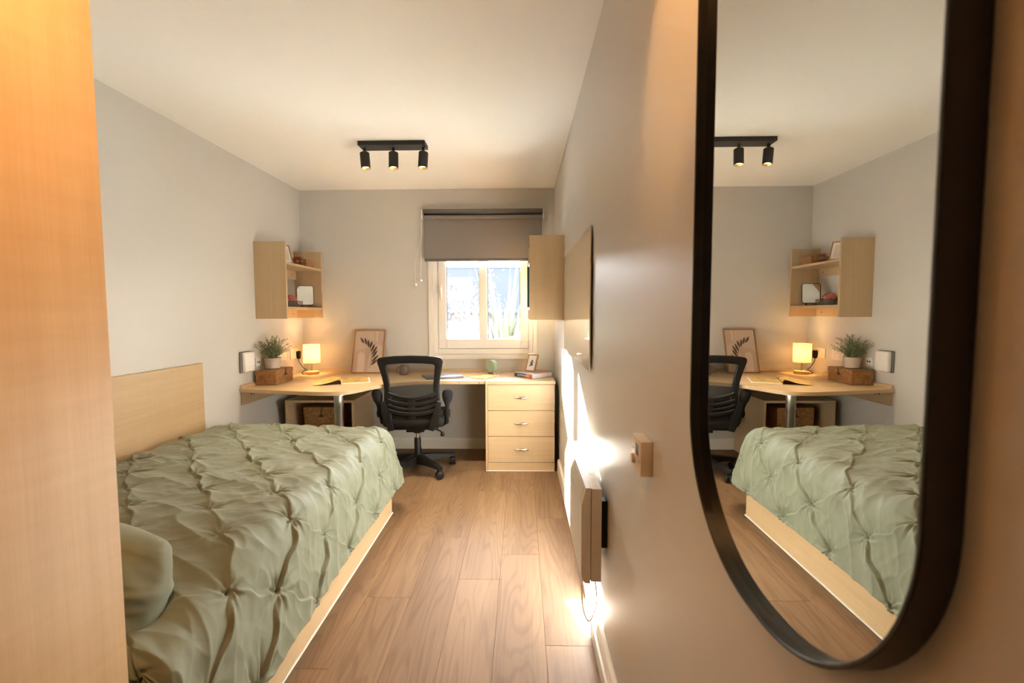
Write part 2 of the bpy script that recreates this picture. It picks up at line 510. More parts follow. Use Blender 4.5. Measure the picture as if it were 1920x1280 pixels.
baseboard('baseboard_back', 'X', XL + 0.019, -0.30, YB, -1)

# ------------------------------------------------------------------ window
win = struct(bpy.data.objects.new('window_1', None)); COL.objects.link(win)
win.location = (-0.36, YB, WZ0)
win['label'] = 'white plastic casement window over the desk with two tall panes'
AY = YB - 0.014
boxes('architrave', [(-0.862, WX0, AY, YB, 0.85, 2.15), (WX1, 0.142, AY, YB, 0.85, 2.15), (WX0, WX1, AY, YB, 2.11, 2.15)], white_gloss, win, bev=0.002)
box('sill_trim', -0.862, 0.142, YB - 0.022, YB, 0.846, 0.89, white_gloss, win, bev=0.003)
FY0, FY1 = YB - 0.004, YB + 0.07
boxes('window_frame', [(WX0, -0.776, FY0 + 0.006, FY1, WZ0, WZ1), (0.064, WX1, FY0 + 0.006, FY1, WZ0, WZ1),
                       (-0.776, 0.064, FY0 + 0.006, FY1, WZ0, 0.940), (-0.776, 0.064, FY0 + 0.006, FY1, 2.07, WZ1)], upvc, win, bev=0.003)
boxes('rebate', [(-0.780, 0.068, YB + 0.051, YB + 0.068, 0.935, 0.955), (-0.780, 0.068, YB + 0.051, YB + 0.068, 2.055, 2.075), (-0.780, -0.765, YB + 0.051, YB + 0.068, 0.955, 2.055), (0.053, 0.068, YB + 0.051, YB + 0.068, 0.955, 2.055)], upvc, win)
sash = boxes('sash', [(-0.772, -0.697, FY0, YB + 0.05, 0.944, 2.066), (-0.014, 0.060, FY0, YB + 0.05, 0.944, 2.066),
               (-0.697, -0.014, FY0, YB + 0.05, 0.944, 1.030), (-0.697, -0.014, FY0, YB + 0.05, 1.99, 2.066)], upvc, win, bev=0.004)
box('mullion', -0.394, -0.316, FY0 + 0.002, YB + 0.05, 1.030, 1.99, upvc, sash, bev=0.006)
gask = plain('grey_gasket', (0.10, 0.10, 0.11), 0.6)
for a, b in ((-0.697, -0.394), (-0.316, -0.014)):
    p = box('pane', a, b, YB + 0.032, YB + 0.036, 1.030, 1.99, glass, sash, bev=0)
    boxes('gasket', [(a, a + 0.006, YB + 0.026, YB + 0.032, 1.03, 1.99), (b - 0.004, b, YB + 0.026, YB + 0.032, 1.03, 1.99)], gask, sash)
hb = box('handle_plate', -0.757, -0.733, FY0 - 0.008, FY0, 1.44, 1.53, white_pl, win, bev=0.003)
tube('handle', [(-0.745, FY0 - 0.008, 1.50), (-0.745, FY0 - 0.035, 1.50), (-0.742, FY0 - 0.040, 1.485), (-0.735, FY0 - 0.042, 1.40)], [0.009, 0.009, 0.010, 0.007], white_pl, win, 10)
hg = boxes('hinge', [(-0.004, 0.066, FY0 - 0.004, FY0, 0.992, 1.022)], white_pl, win, bev=0.0015)
lathe('hinge', [(0.008, 0), (0.009, 0.004), (0.009, 0.062), (0.008, 0.066)], white_pl, win, 14, loc=(0.068, FY0 - 0.006, 0.955))

# ================================================================== wardrobe beside the camera
wd = thing('wardrobe', 'tall maple wardrobe panel at the left edge, beside the pillow', 'wardrobe', (-1.46, 0.5, 0))
wfront = -0.876
box('carcass', XL + 0.004, wfront - 0.02, -0.30, 0.958, 0.08, 2.36, maple_z, wd)
box('plinth', XL + 0.004, wfront - 0.05, -0.28, 0.95, 0.0, 0.08, maple_y, wd)
wood_figured = wood('maple_door_veneer', (0.54, 0.36, 0.18), (0.65, 0.47, 0.27), 'Z', figure=0.28, rough=0.4)
d1 = box('door', wfront - 0.018, wfront, 0.335, 0.960, 0.085, 2.36, wood_figured, wd, bev=0.002)
d2 = box('door', wfront - 0.018, wfront, -0.295, 0.330, 0.085, 2.36, wood_figured, wd, bev=0.002)
for y, d in ((0.38, d1), (0.285, d2)):
    tube('handle', [(wfront, y, 1.0), (wfront + 0.03, y, 1.01), (wfront + 0.03, y, 1.15), (wfront, y, 1.16)], 0.005, steel, d)

# ================================================================== bed
bed = thing('bed', 'low maple plinth bed along the left wall under the green quilt', 'bed', (-1.43, 1.9, 0))
BX, BF, BH = -0.828, 2.845, 0.965
box('side_panel', BX - 0.022, BX, BH, BF, 0.006, 0.30, maple_y, bed)
box('end_panel', XL + 0.03, BX - 0.022, BF - 0.02, BF, 0.006, 0.30, maple_x, bed)
box('deck', XL + 0.03, BX - 0.022, BH, BF - 0.02, 0.28, 0.30, maple_y, bed)
box('sealant_line', BX - 0.004, BX + 0.006, BH, BF + 0.005, 0.0, 0.008, seal_w, bed, bev=0.002)
box('mattress', XL + 0.04, -0.90, BH + 0.01, BF - 0.02, 0.30, 0.42, matt_w, bed, bev=0.03, seg=3)
pn = box('wall_panel', XL + 0.002, XL + 0.021, BH, 2.867, 0.28, 0.960, maple_y, bed, bev=0.002)
pn['label'] = 'maple panel fixed to the wall along the bed'

# quilt with pinched pleats --------------------------------------------------
def make_quilt():
    X0, U0, V0, VH = -2.016, -0.950, 2.845, 1.035      # wall side, side break, foot break, head
    RHO, ANG, LEN = 0.120, R(78), 0.275
    AL = RHO * ANG; RT = AL + LEN
    step = 0.0037
    us = np.arange(X0, U0 + RT + 1e-6, step); vs = np.arange(VH - 0.42, V0 + RT * 0.86 + 1e-6, step)
    U, V = np.meshgrid(us, vs, indexing='ij')
    # --- pinch lattice
    A = np.array([0.155, -0.182]); B = np.array([0.155, 0.182]); O = np.array([-1.31, 2.544])
    W1 = U + 0.016 * noise2(U * 4.1, V * 3.7, 1); W2 = V + 0.018 * noise2(U * 3.3, V * 4.3, 2)
    det = A[0] * B[1] - A[1] * B[0]
    du, dv = W1 - O[0], W2 - O[1]
    s = (du * B[1] - dv * B[0]) / det; t = (A[0] * dv - A[1] * du) / det
    si, ti = np.round(s), np.round(t); fs, ft = s - si, t - ti
    px = fs * A[0] + ft * B[0]; py = fs * A[1] + ft * B[1]
    # nearest of the four candidates is good enough for this near-square lattice
    d = np.hypot(px, py); th = np.arctan2(py, px)
    def rnd(a, b, k):
        n = (a.astype(int) * 73856093 ^ b.astype(int) * 19349663 ^ (k * 83492791)) & 0xffff
        return n / 65535.0
    ph = rnd(si, ti, 1) * 6.28
    w_ = noise2(U * 14, V * 14, 31) * 0.5
    h = 0.011 * (1 - np.exp(-(d / 0.030) ** 1.6)) + 0.005 * (1 - np.exp(-(d / 0.09) ** 2))
    # creases radiating from every pinch
    for k in range(8):
        ang = 2 * PI * k / 8 + 0.9 * (rnd(si, ti, 40 + k) - 0.5) + 0.35 * w_
        cs = np.cos(th - ang); e = d * np.sin(th - ang) + 0.006 * noise2(d * 30, si * 3.3 + ti * 1.7 + k, 33)
        reach = 0.022 + 0.050 * rnd(si, ti, 60 + k)
        fall = np.exp(-(d / reach) ** 1.5) * (cs > 0) * (0.55 + 0.6 * rnd(si, ti, 80 + k))
        wd_ = 0.0040 + 0.055 * d
        h += fall * (-0.0130 * np.exp(-(e / wd_) ** 2) + 0.0095 * np.exp(-((e - 1.7 * wd_) / (wd_ * 1.1)) ** 2))
    h += 0.007 * np.exp(-(d / 0.0075) ** 2)
    sp = abs(det) / np.hypot(*A)
    def pleat(frac, along, idx, seg, amp, w, seed, bow):
        bowv = bow * np.sin(2 * PI * along + 3.0 * rnd(idx, seg, seed)) * (0.4 + rnd(idx, seg, seed + 1))
        e = frac * sp + bowv * np.sin(PI * (along - np.floor(along))) ** 2
        k = amp * (0.35 + 0.9 * rnd(idx, seg, seed + 2))
        hi = np.exp(-np.maximum(e, 0) / w); lo = np.exp(np.minimum(e, 0) / (w * 0.22))
        g = 0.5 + 0.5 * np.tanh(e / 0.0022)
        k = k * (0.30 + 0.70 * np.abs(np.sin(PI * along)) ** 0.7)
        return k * (g * hi - 0.30 * (1 - g) * lo)
    h += pleat(ft, s, ti, np.floor(s), 0.0165, 0.026, 11, 0.014)
    h += pleat(fs, t, si, np.floor(t), 0.0120, 0.024, 21, 0.018)
    # loose creases, mostly across the bed
    far = 1 - np.exp(-(d / 0.05) ** 2)
    def ridge(x, y, seed): return 1 - 2 * np.abs(noise2(x, y, seed)) ** 0.75
    q1 = ridge(U * 3.0 + 1.2 * noise2(U * 3, V * 3, 8), V * 11.0 + U * 5, 3); q2 = ridge(U * 9 + V * 10, V * 14 - U * 6, 4)
    h += far * (0.0062 * q1 + 0.0026 * q2) + 0.0012 * noise2(U * 30 - V * 16, V * 36 + U * 20, 5)
    h += 0.012 * noise2(U * 1.7, V * 1.5, 7)
    # --- drape
    a = np.maximum(0, U - U0); b = np.maximum(0, V - V0) / 0.86 + np.maximum(0, VH - V)
    head = V < VH
    r = np.maximum(a, b)
    nrm = np.hypot(a, b) + 1e-9; dx, dy = a / nrm, np.where(head, -0.42, 1.0) * b / nrm
    phi = np.minimum(r / RHO, ANG); st = np.maximum(0, r - AL)
    out = RHO * np.sin(phi) + st * np.cos(ANG); down = RHO * (1 - np.cos(phi)) + st * np.sin(ANG)
    # hem waves
    out = out + 0.022 * noise2(V * 3.2, U * 0 + 3.3, 9) * np.clip((r - AL) / LEN, 0, 1)
    down = down - 0.035 * noise2(V * 2.4 + 5, U * 0 + 1.3, 10) * np.clip((r - AL) / LEN, 0, 1)
    X = np.minimum(U, U0) + dx * out; Y = np.clip(V, VH, V0) + dy * out
    crown = 0.012 * np.clip((U - X0) / 0.12, 0, 1) ** 0.5
    dome = 0.018 * np.sin(np.clip((U - X0) / (U0 - X0), 0, 1) * PI) - 0.10 * np.clip((1.45 - V) / 0.33, 0, 1)
    Z = 0.528 + crown + dome * 0.6 - down
    Z = Z - 0.05 * np.exp(-((U - X0) / 0.03) ** 2)
    base = np.stack([X, Y, Z], -1)
    gu = np.gradient(base, axis=0); gv = np.gradient(base, axis=1)
    N = np.cross(gu, gv); N /= np.linalg.norm(N, axis=-1, keepdims=True) + 1e-12
    P = base + N * h[..., None]
    P[..., 0] = np.maximum(P[..., 0], XL + 0.024)
    P[..., 1] = np.maximum(P[..., 1], 0.964)
    P[..., 2] = np.maximum(P[..., 2], 0.04)
    return grid_mesh('quilt', P)
q = link('quilt', make_quilt(), sage, smooth=True, angle=180)
sol = q.modifiers.new('thickness', 'SOLIDIFY'); sol.thickness = 0.012; sol.offset = -1
tag(q, 'sage green quilt with pinched diamond pleats covering the bed', 'quilt')

def make_pillow(name, label, loc, rot, L=0.66, W=0.44, T=0.17, seed=3):
    n, m = 90, 64
    u = np.linspace(-1, 1, n); v = np.linspace(-1, 1, m)
    Uu, Vv = np.meshgrid(u, v, indexing='ij')
    edge = (1 - np.abs(Uu) ** 2.6) * (1 - np.abs(Vv) ** 2.6)
    prof = np.clip(edge, 0, 1) ** 0.5
    pin_x = 1 - 0.07 * (1 - Vv ** 2) * 0 - 0.06 * (np.abs(Vv) < 2) * (1 - np.abs(Vv) ** 2) * np.abs(Uu) ** 4
    pin_y = 1 - 0.08 * (1 - np.abs(Uu) ** 2) * np.abs(Vv) ** 4
    wr = 0.012 * noise2(Uu * 9 + Vv * 5, Vv * 3 - Uu * 2 + 9, seed) + 0.006 * noise2(Uu * 4, Vv * 13, seed + 1)
    fold = 0.022 * noise2(Uu * 3 + 20, np.arctan2(Vv, Uu) * 5, seed + 2) * (np.abs(Uu) ** 2 + np.abs(Vv) ** 2)
    Z = (T / 2) * prof + (wr + fold) * prof
    Ur = Uu * np.sqrt(1 - 0.36 * Vv ** 2); Vr = Vv * np.sqrt(1 - 0.40 * Uu ** 2)
    top = np.stack([Ur * L / 2 * pin_x, Vr * W / 2 * pin_y, Z], -1)
    bot = np.stack([Ur * L / 2 * pin_x, Vr * W / 2 * pin_y, -Z], -1)
    me = bpy.data.meshes.new(name)
    idx = np.arange(n * m).reshape(n, m)
    f = np.stack([idx[:-1, :-1], idx[1:, :-1], idx[1:, 1:], idx[:-1, 1:]], -1).reshape(-1, 4)
    fb = np.stack([idx[:-1, :-1], idx[:-1, 1:], idx[1:, 1:], idx[1:, :-1]], -1).reshape(-1, 4) + n * m
    me.from_pydata(np.vstack([top.reshape(-1, 3), bot.reshape(-1, 3)]).tolist(), [], np.vstack([f, fb]).tolist())
    bm = bmesh.new(); bm.from_mesh(me); bmesh.ops.remove_doubles(bm, verts=bm.verts, dist=0.0006); bm.to_mesh(me); bm.free()
    o = link(name, me, sage, smooth=True, angle=180)
    o.location = loc; o.rotation_euler = rot
    return tag(o, label, 'pillow')
make_pillow('pillow', 'sage green pillow propped at the head of the bed, half behind the wardrobe', (-1.215, 1.112, 0.588), (R(70), R(11), R(2)), 0.63, 0.36, 0.25)

# ================================================================== desk
DZ = 0.73
desk = thing('corner_desk', 'maple corner desk with rounded front running under the window', 'desk', (-1.4, 3.8, 0))
front = [(-2.042, 3.262), (-1.52, 3.152)]
front += [tuple(p[:2]) for p in spline([(-1.52, 3.152, 0), (-1.40, 3.133, 0), (-1.30, 3.140, 0), (-1.215, 3.19, 0), (-1.165, 3.28, 0), (-1.10, 3.42, 0), (-0.99, 3.54, 0), (-0.85, 3.62, 0), (-0.70, 3.648, 0), (-0.60, 3.65, 0)], 6)][1:]
poly = front + [(-0.294, 3.65), (-0.294, YB - 0.002), (-2.042, YB - 0.002)]
prism('desktop', poly, DZ - 0.026, DZ, maple_x, desk, bev=0.002)
lathe('leg', [(0.045, 0), (0.045, 0.008), (0.031, 0.012), (0.031, 0.60), (0.0325, 0.602), (0.0325, 0.690), (0.05, 0.694), (0.05, DZ - 0.026)], steel, desk, 32, loc=(-1.305, 3.225, 0))
bt = box('wall_batten', XL + 0.001, XL + 0.020, 3.275, 3.70, 0.608, DZ - 0.027, maple_y, desk)
box('screw_cap', XL + 0.020, XL + 0.022, 3.37, 3.382, 0.672, 0.684, dark_h, bt, bev=0)
box('screw_cap', XL + 0.020, XL + 0.022, 3.405, 3.412, 0.665, 0.672, dark_h, bt, bev=0)
qp = [(0, 0), (0.022, 0), (0.020, 0.008), (0.010, 0.022), (0, 0.024)]
prism('upstand', [(XL + 0.002 + a, DZ + b) for a, b in qp], 3.27, 4.02, maple_edge, desk, plane='XZ')
prism('upstand', [(YB - 0.002 - a, DZ + b) for a, b in qp], -1.90, -0.36, maple_edge, desk, plane='YZ')
box('screw_hole', -0.505, -0.499, 3.6485, 3.6505, 0.712, 0.718, dark_h, desk, bev=0)
box('screw_hole', -0.345, -0.338, 3.6485, 3.6505, 0.710, 0.717, dark_h, desk, bev=0)

# ------------------------------------------------------------------ pedestal with drawers
ped = thing('drawer_pedestal', 'three-drawer maple pedestal at the right end of the desk', 'drawers', (-0.015, 3.95, 0))
PX0, PX1, PY = -0.291, 0.262, 3.640
box('carcass', PX0 + 0.002, PX1 - 0.002, PY + 0.020, YB - 0.022, 0.004, DZ - 0.027, maple_z, ped)
box('side_panel', PX0, PX0 + 0.018, PY - 0.004, YB - 0.022, 0.004, DZ - 0.0275, maple_z, ped)
box('worktop', PX0, PX1 + 0.006, PY - 0.008, YB - 0.002, DZ - 0.026, DZ, maple_x, ped, bev=0.002)
box('plinth', PX0 + 0.019, PX1, PY + 0.002, PY + 0.020, 0.004, 0.070, maple_x, ped)
box('sealant_line', PX0, PX1, PY - 0.004, PY + 0.004, 0, 0.005, seal_w, ped, bev=0.001)
def cup_handle(cx, y, cz, parent):
    n = 24; bm = bmesh.new(); L = 0.062
    rows = []
    for i in range(n + 1):
        t = -1 + 2 * i / n; w = 0.0115 * (1 - t * t) ** 0.85 + 0.0006; dp = 0.016 * (1 - t * t) ** 0.7 + 0.001
        row = []
        for k in range(9):
            a = PI * k / 8
            row.append(bm.verts.new((cx + t * L, y - dp * math.sin(a), cz + w * math.cos(a))))
        rows.append(row)
    for i in range(n):
        for k in range(8):
            bm.faces.new((rows[i][k], rows[i + 1][k], rows[i + 1][k + 1], rows[i][k + 1]))
    return link('handle', bm_mesh(bm, 'handle'), chrome, parent, smooth=True, angle=80)
for z0, z1 in ((0.494, 0.700), (0.284, 0.490), (0.073, 0.280)):
    d = box('drawer', PX0 + 0.0195, PX1, PY, PY + 0.019, z0, z1, maple_x, ped, bev=0.0015)
    cup_handle(-0.004, PY, (z0 + z1) / 2, d)

# ------------------------------------------------------------------ open cube under the desk
cub = thing('open_cabinet', 'open maple box shelf standing under the desk corner', 'shelf unit', (-1.67, 4.0, 0))
CX0, CX1, CY0, CY1, CZ = -1.962, -1.387, 3.735, YB - 0.03, 0.556
box('top', CX0, CX1, CY0, CY1, CZ - 0.02, CZ, maple_x, cub)
box('side', CX0, CX0 + 0.02, CY0, CY1, 0.0, CZ - 0.02, maple_z, cub)
box('side', CX1 - 0.02, CX1, CY0, CY1, 0.0, CZ - 0.02, maple_z, cub)
box('back', CX0 + 0.02, CX1 - 0.02, CY1 - 0.012, CY1, 0.0, CZ - 0.02, maple_z, cub)
box('shelf', CX0 + 0.02, CX1 - 0.02, CY0 + 0.004, CY1 - 0.012, 0.27, 0.29, maple_x, cub)
box('bottom', CX0 + 0.02, CX1 - 0.02, CY0 + 0.004, CY1 - 0.012, 0.04, 0.06, maple_x, cub)

# ------------------------------------------------------------------ woven baskets
def weave_face(bm, o, eu, ev, nrm, lu, lv, rows, cols, amp=0.0036):
    nu, nv = cols * 4, rows * 4
    vs = []
    for i in range(nu + 1):
        r_ = []
        for j in range(nv + 1):
            a, b = i / nu, j / nv
            ro = int(min(b * rows, rows - 1e-6)); 
            hgt = amp * abs(math.sin(PI * b * rows)) * (0.75 + 0.5 * math.sin(PI * a * cols + PI * ro)) - amp * 0.4
            if i in (0, nu) or j in (0, nv): hgt = 0
            p = o + eu * (a * lu) + ev * (b * lv) + nrm * hgt
            r_.append(bm.verts.new(p))
        vs.append(r_)
    for i in range(nu):
        for j in range(nv):
            bm.faces.new((vs[i][j], vs[i + 1][j], vs[i + 1][j + 1], vs[i][j + 1]))
def weave_box(name, w, d, z0, z1, mat, parent, rows, cw, cd, top=True, trow=14):
    bm = bmesh.new(); X, Y, Z = Vector((1, 0, 0)), Vector((0, 1, 0)), Vector((0, 0, 1))
    h = z1 - z0
    weave_face(bm, Vector((-w / 2, -d / 2, z0)), X, Z, -Y, w, h, rows, cw)
    weave_face(bm, Vector((w / 2, d / 2, z0)), -X, Z, Y, w, h, rows, cw)
    weave_face(bm, Vector((w / 2, -d / 2, z0)), Y, Z, X, d, h, rows, cd)
    weave_face(bm, Vector((-w / 2, d / 2, z0)), -Y, Z, -X, d, h, rows, cd)
    if top: weave_face(bm, Vector((-w / 2, -d / 2, z1)), X, Y, Z, w, d, trow, cw)
    weave_face(bm, Vector((-w / 2, -d / 2, z0)), X, Y, -Z, w, d, 4, 4, 0.0005)
    bmesh.ops.remove_doubles(bm, verts=bm.verts, dist=0.0002)
    return link(name, bm_mesh(bm, name), mat, parent, smooth=True, local=True, angle=60)
leather = plain('dark_leather_toggle', (0.035, 0.018, 0.010), 0.6)
def basket(label, loc, rz, w, d, h, mat):
    t = thing('wicker_basket', label, 'basket', loc, rz)
    weave_box('body', w, d, 0.003, h * 0.68, mat, t, 8, max(8, int(w / 0.016)), max(8, int(d / 0.016)), top=True)
    l = weave_box('lid', w + 0.006, d + 0.006, h * 0.68, h, mat, t, 4, max(8, int(w / 0.016)), max(8, int(d / 0.016)), True, 12)
    x = w / 2 + 0.006
    tube('clasp', [(x - 0.01, 0.02, h + 0.003), (x, 0.012, h - 0.004), (x + 0.002, 0.004, h - 0.02), (x + 0.003, 0.0, h * 0.62), (x + 0.003, -0.012, h * 0.60)], [0.003, 0.003, 0.003, 0.004, 0.004], leather, t, local=True)
    tube('clasp', [(x + 0.002, -0.014, h * 0.60), (x + 0.004, 0.016, h * 0.62)], 0.005, leather, t, local=True)
    return t
basket('brown lidded wicker basket on the desk under the potted plant', (-1.948, 3.575, DZ), R(3), 0.150, 0.285, 0.108, wicker)
basket('brown lidded wicker basket inside the open cabinet under the desk', (-1.70, 3.93, 0.29), R(-90), 0.20, 0.30, 0.19, wicker)

# ------------------------------------------------------------------ potted plant
pl = thing('potted_plant', 'leafy green plant in pale pot on the wicker basket', 'plant', (-1.958, 3.565, DZ + 0.1130))
lathe('pot', [(0.046, 0), (0.052, 0.004), (0.062, 0.078), (0.064, 0.084), (0.060, 0.084), (0.056, 0.072), (0.02, 0.070)], terra, pl, 32, local=True)
bm = bmesh.new(); sb = bmesh.new()
for k in range(105):
    a = random.uniform(0, 2 * PI); rr = random.uniform(0.02, 0.135); ht = random.uniform(0.085, 0.20) - rr * 0.42
    dx, dy = math.cos(a) * rr, math.sin(a) * rr * 1.1
    dx = max(dx, -0.072)
    p0 = Vector((dx * 0.15, dy * 0.15, 0.072)); p1 = Vector((dx * 0.45, dy * 0.45, 0.072 + ht * 0.7)); p2 = Vector((dx, dy, 0.072 + ht))
    pts = [((1 - t) ** 2) * p0 + 2 * t * (1 - t) * p1 + t * t * p2 for t in [i / 9 for i in range(10)]]
    tube_bm(sb, pts[::3], 0.0011, 4)
    for i in range(2, 10):
        for sd in range(3):
            d = Vector((random.uniform(-1, 1), random.uniform(-1, 1), random.uniform(-0.1, 0.9))).normalized()
            l = random.uniform(0.008, 0.016); w = l * 0.26
            u = d.cross(Vector((random.random(), random.random(), 0.3))).normalized()
            n_ = d.cross(u)
            p = pts[i]
            q_ = [p, p + d * l * 0.45 + u * w + n_ * 0.001, p + d * l, p + d * l * 0.45 - u * w + n_ * 0.001]
            for v_ in q_: v_.x = max(v_.x, -0.080)
            vs = [bm.verts.new(v_) for v_ in q_]
            bm.faces.new(vs)
fo = link('foliage', bm_mesh(bm, 'foliage'), leaf_g, pl, local=True); fo['kind'] = 'stuff'
link('stems', bm_mesh(sb, 'stems'), stem_g, pl, local=True)

# ------------------------------------------------------------------ white wall box and sockets
rb = thing('wall_router', 'white rounded wall box with grey back beside the potted plant', 'wall box', (XL, 3.335, 0.92))
grey_back = plain('grey_back_plate', (0.20, 0.18, 0.16), 0.5)
box('back_plate', XL, XL + 0.016, 3.272, 3.405, 0.840, 0.995, grey_back, rb, bev=0.006, seg=3)
box('cover', XL + 0.016, XL + 0.046, 3.278, 3.40, 0.846, 0.992, white_pl, rb, bev=0.010, seg=3)
box('indicator', XL + 0.046, XL + 0.0468, 3.37, 3.374, 0.88, 0.886, grey_back, rb, bev=0)
def socket(label, yc, zc):
    s = thing('wall_socket', label, 'socket', (XL, yc, zc), 0, 'double sockets above the desk')
    box('faceplate', XL, XL + 0.010, yc - 0.073, yc + 0.073, zc - 0.043, zc + 0.043, white_pl, s, bev=0.003, seg=2)
    for c in (-0.036, 0.036):
        boxes('pin_holes', [(XL + 0.0098, XL + 0.0104, yc + c - 0.002, yc + c + 0.002, zc + 0.002, zc + 0.012),
                            (XL + 0.0098, XL + 0.0104, yc + c - 0.014, yc + c - 0.008, zc - 0.018, zc - 0.014),
                            (XL + 0.0098, XL + 0.0104, yc + c + 0.008, yc + c + 0.014, zc - 0.018, zc - 0.014)], dark_h, s)
        box('switch', XL + 0.010, XL + 0.0135, yc + c * 0.35 - 0.006, yc + c * 0.35 + 0.006, zc + 0.008, zc + 0.030, white_pl, s, bev=0.001)
    return s
socket('white double wall socket behind the potted plant', 3.850, 0.915)
socket('white double wall socket with a black plug, beside the lamp', 4.078, 0.915)
box_n = tag(box('network_outlet', XL, XL + 0.010, 3.47, 3.535, 0.868, 0.932, white_pl, bev=0.003), 'small white network outlet between wall box and plant pot', 'socket')
boxes('port', [(XL + 0.0095, XL + 0.0105, 3.485, 3.498, 0.893, 0.905), (XL + 0.0095, XL + 0.0105, 3.507, 3.520, 0.893, 0.905)], dark_h, box_n)

# ------------------------------------------------------------------ desk lamp
lx, ly = -1.880, 4.070
lamp = thing('table_lamp', 'small lit table lamp with drum shade and round wooden base', 'lamp', (lx, ly, DZ))
lathe('base', [(0.0, 0), (0.058, 0), (0.061, 0.004), (0.061, 0.022), (0.058, 0.026), (0.0, 0.026)], wood_base, lamp, 40, loc=(lx, ly, DZ), cap=False)
lathe('stem', [(0.006, 0.026), (0.006, 0.15), (0.013, 0.15), (0.013, 0.17)], chrome, lamp, 16, loc=(lx, ly, DZ))
lathe('lamp_shade', [(0.0705, 0.103), (0.0705, 0.266), (0.0695, 0.266), (0.0695, 0.103)], linen, lamp, 48, loc=(lx, ly, DZ), cap=False)
for z in (0.104, 0.265):
    ring = [(lx + 0.0700 * math.cos(a * PI / 24), ly + 0.0700 * math.sin(a * PI / 24), DZ + z) for a in range(49)]
    tube('shade_ring', ring, 0.0016, linen, lamp, 6)
bulb_e = emitter('warm_bulb', (1.0, 0.62, 0.26), 20.0)
lathe('bulb', [(0.001, 0.0), (0.012, 0.004), (0.022, 0.02), (0.024, 0.032), (0.018, 0.046), (0.008, 0.053), (0.001, 0.055)], bulb_e, lamp, 20, loc=(lx, ly, DZ + 0.165))
ld = bpy.data.lights.new('lamp_bulb_light', 'POINT'); ld.energy = 13.0; ld.color = (1.0, 0.57, 0.22); ld.shadow_soft_size = 0.028
lo = bpy.data.objects.new('lamp_bulb_light', ld); lo.location = (lx, ly, DZ + 0.192); COL.objects.link(lo)
PYc, PZc = 4.078 + 0.036, 0.908
bm = bmesh.new()
prism_bm(bm, [(PYc - 0.021, PZc + 0.016), (PYc - 0.012, PZc + 0.026), (PYc + 0.012, PZc + 0.026), (PYc + 0.021, PZc + 0.016), (PYc + 0.021, PZc - 0.008), (PYc + 0.010, PZc - 0.028), (PYc + 0.006, PZc - 0.045), (PYc - 0.006, PZc - 0.045), (PYc - 0.010, PZc - 0.028), (PYc - 0.021, PZc - 0.008)], XL + 0.0106, XL + 0.040, 'YZ', 0.004)
link('plug', bm_mesh(bm, 'plug'), black_pl, lamp, smooth=True)
tube('cord', spline([(XL + 0.024, PYc, PZc - 0.045), (XL + 0.026, PYc + 0.005, PZc - 0.075), (XL + 0.05, PYc + 0.0, 0.80), (XL + 0.085, 4.10, 0.772), (-1.945, 4.085, 0.774), (-1.925, 4.075, 0.760), (-1.930, 4.06, 0.74), (-1.955, 4.05, DZ + 0.004), (-1.97, 4.07, DZ + 0.010), (-1.955, 4.085, DZ + 0.030), (-1.938, 4.082, DZ + 0.022)], 8), 0.0032, black_pl, lamp, 8)

# ------------------------------------------------------------------ framed leaf print leaning on the wall
def picture(name, label, loc, rz, lean, w, h, fw, fd, fmat, pmat, mat_inset=0.0, cat='picture'):
    t = thing(name, label, cat, loc, rz)
    M = Matrix.Rotation(-lean, 4, 'X')
    bm = bmesh.new()
    for b in ((-w / 2, -w / 2 + fw, 0, h), (w / 2 - fw, w / 2, 0, h), (-w / 2 + fw, w / 2 - fw, 0, fw), (-w / 2 + fw, w / 2 - fw, h - fw, h)):
        bx(bm, b[0], b[1], 0, fd, b[2], b[3], 0.001)
    bmesh.ops.transform(bm, matrix=M, verts=bm.verts)
    link('frame', bm_mesh(bm, 'frame'), fmat, t, local=True)
    bm = bmesh.new(); bx(bm, -w / 2 + fw, w / 2 - fw, fd * 0.45, fd * 0.9, fw, h - fw); bmesh.ops.transform(bm, matrix=M, verts=bm.verts)
    pr = link('print', bm_mesh(bm, 'print'), pmat, t, local=True)
    return t, M, pr
def flat(name, poly, y, M, mat, parent, th=0.0004):
    bm = bmesh.new(); prism_bm(bm, poly, y - th, y, 'XZ'); bmesh.ops.transform(bm, matrix=M, verts=bm.verts)
    return link(name, bm_mesh(bm, name), mat, parent, local=True)
t, M, pr = picture('leaf_print', 'wood-framed print of a brown leaf sprig leaning behind the desk', (-1.405, 4.112, DZ + 0.003), R(-3), R(17), 0.290, 0.405, 0.010, 0.016, brass_w, paper)
yy = 0.016 * 0.45
def arc_poly(cx, cz, r, a0, a1, n=18):
    return [(cx + r * math.cos(R(a0 + (a1 - a0) * i / n)), cz + r * math.sin(R(a0 + (a1 - a0) * i / n))) for i in range(n + 1)]
flat('print_arch', [(-0.13, 0.012), (0.005, 0.012)] + arc_poly(-0.063, 0.16, 0.068, 0, 180), yy, M, ink_lt, pr)
flat('print_arch', [(-0.095, 0.012), (-0.03, 0.012)] + arc_poly(-0.063, 0.16, 0.033, 0, 180), yy - 0.0005, M, ink_pale, pr)
flat('print_band', [(0.045, 0.393), (0.045, 0.29), (0.135, 0.24), (0.135, 0.393)], yy, M, ink_lt, pr)
flat('print_band', [(0.055, 0.393), (0.055, 0.30), (0.078, 0.285), (0.078, 0.393)], yy - 0.0005, M, ink_pale, pr)
flat('print_circle', arc_poly(-0.01, 0.205, 0.036, 0, 342, 20), yy - 0.0010, M, ink_lt, pr)
stem = [(0.020, 0.045), (0.030, 0.10), (0.034, 0.15), (0.026, 0.20), (0.005, 0.25), (-0.030, 0.295), (-0.052, 0.318)]
sp_ = spline([(a, 0, b) for a, b in stem], 5)
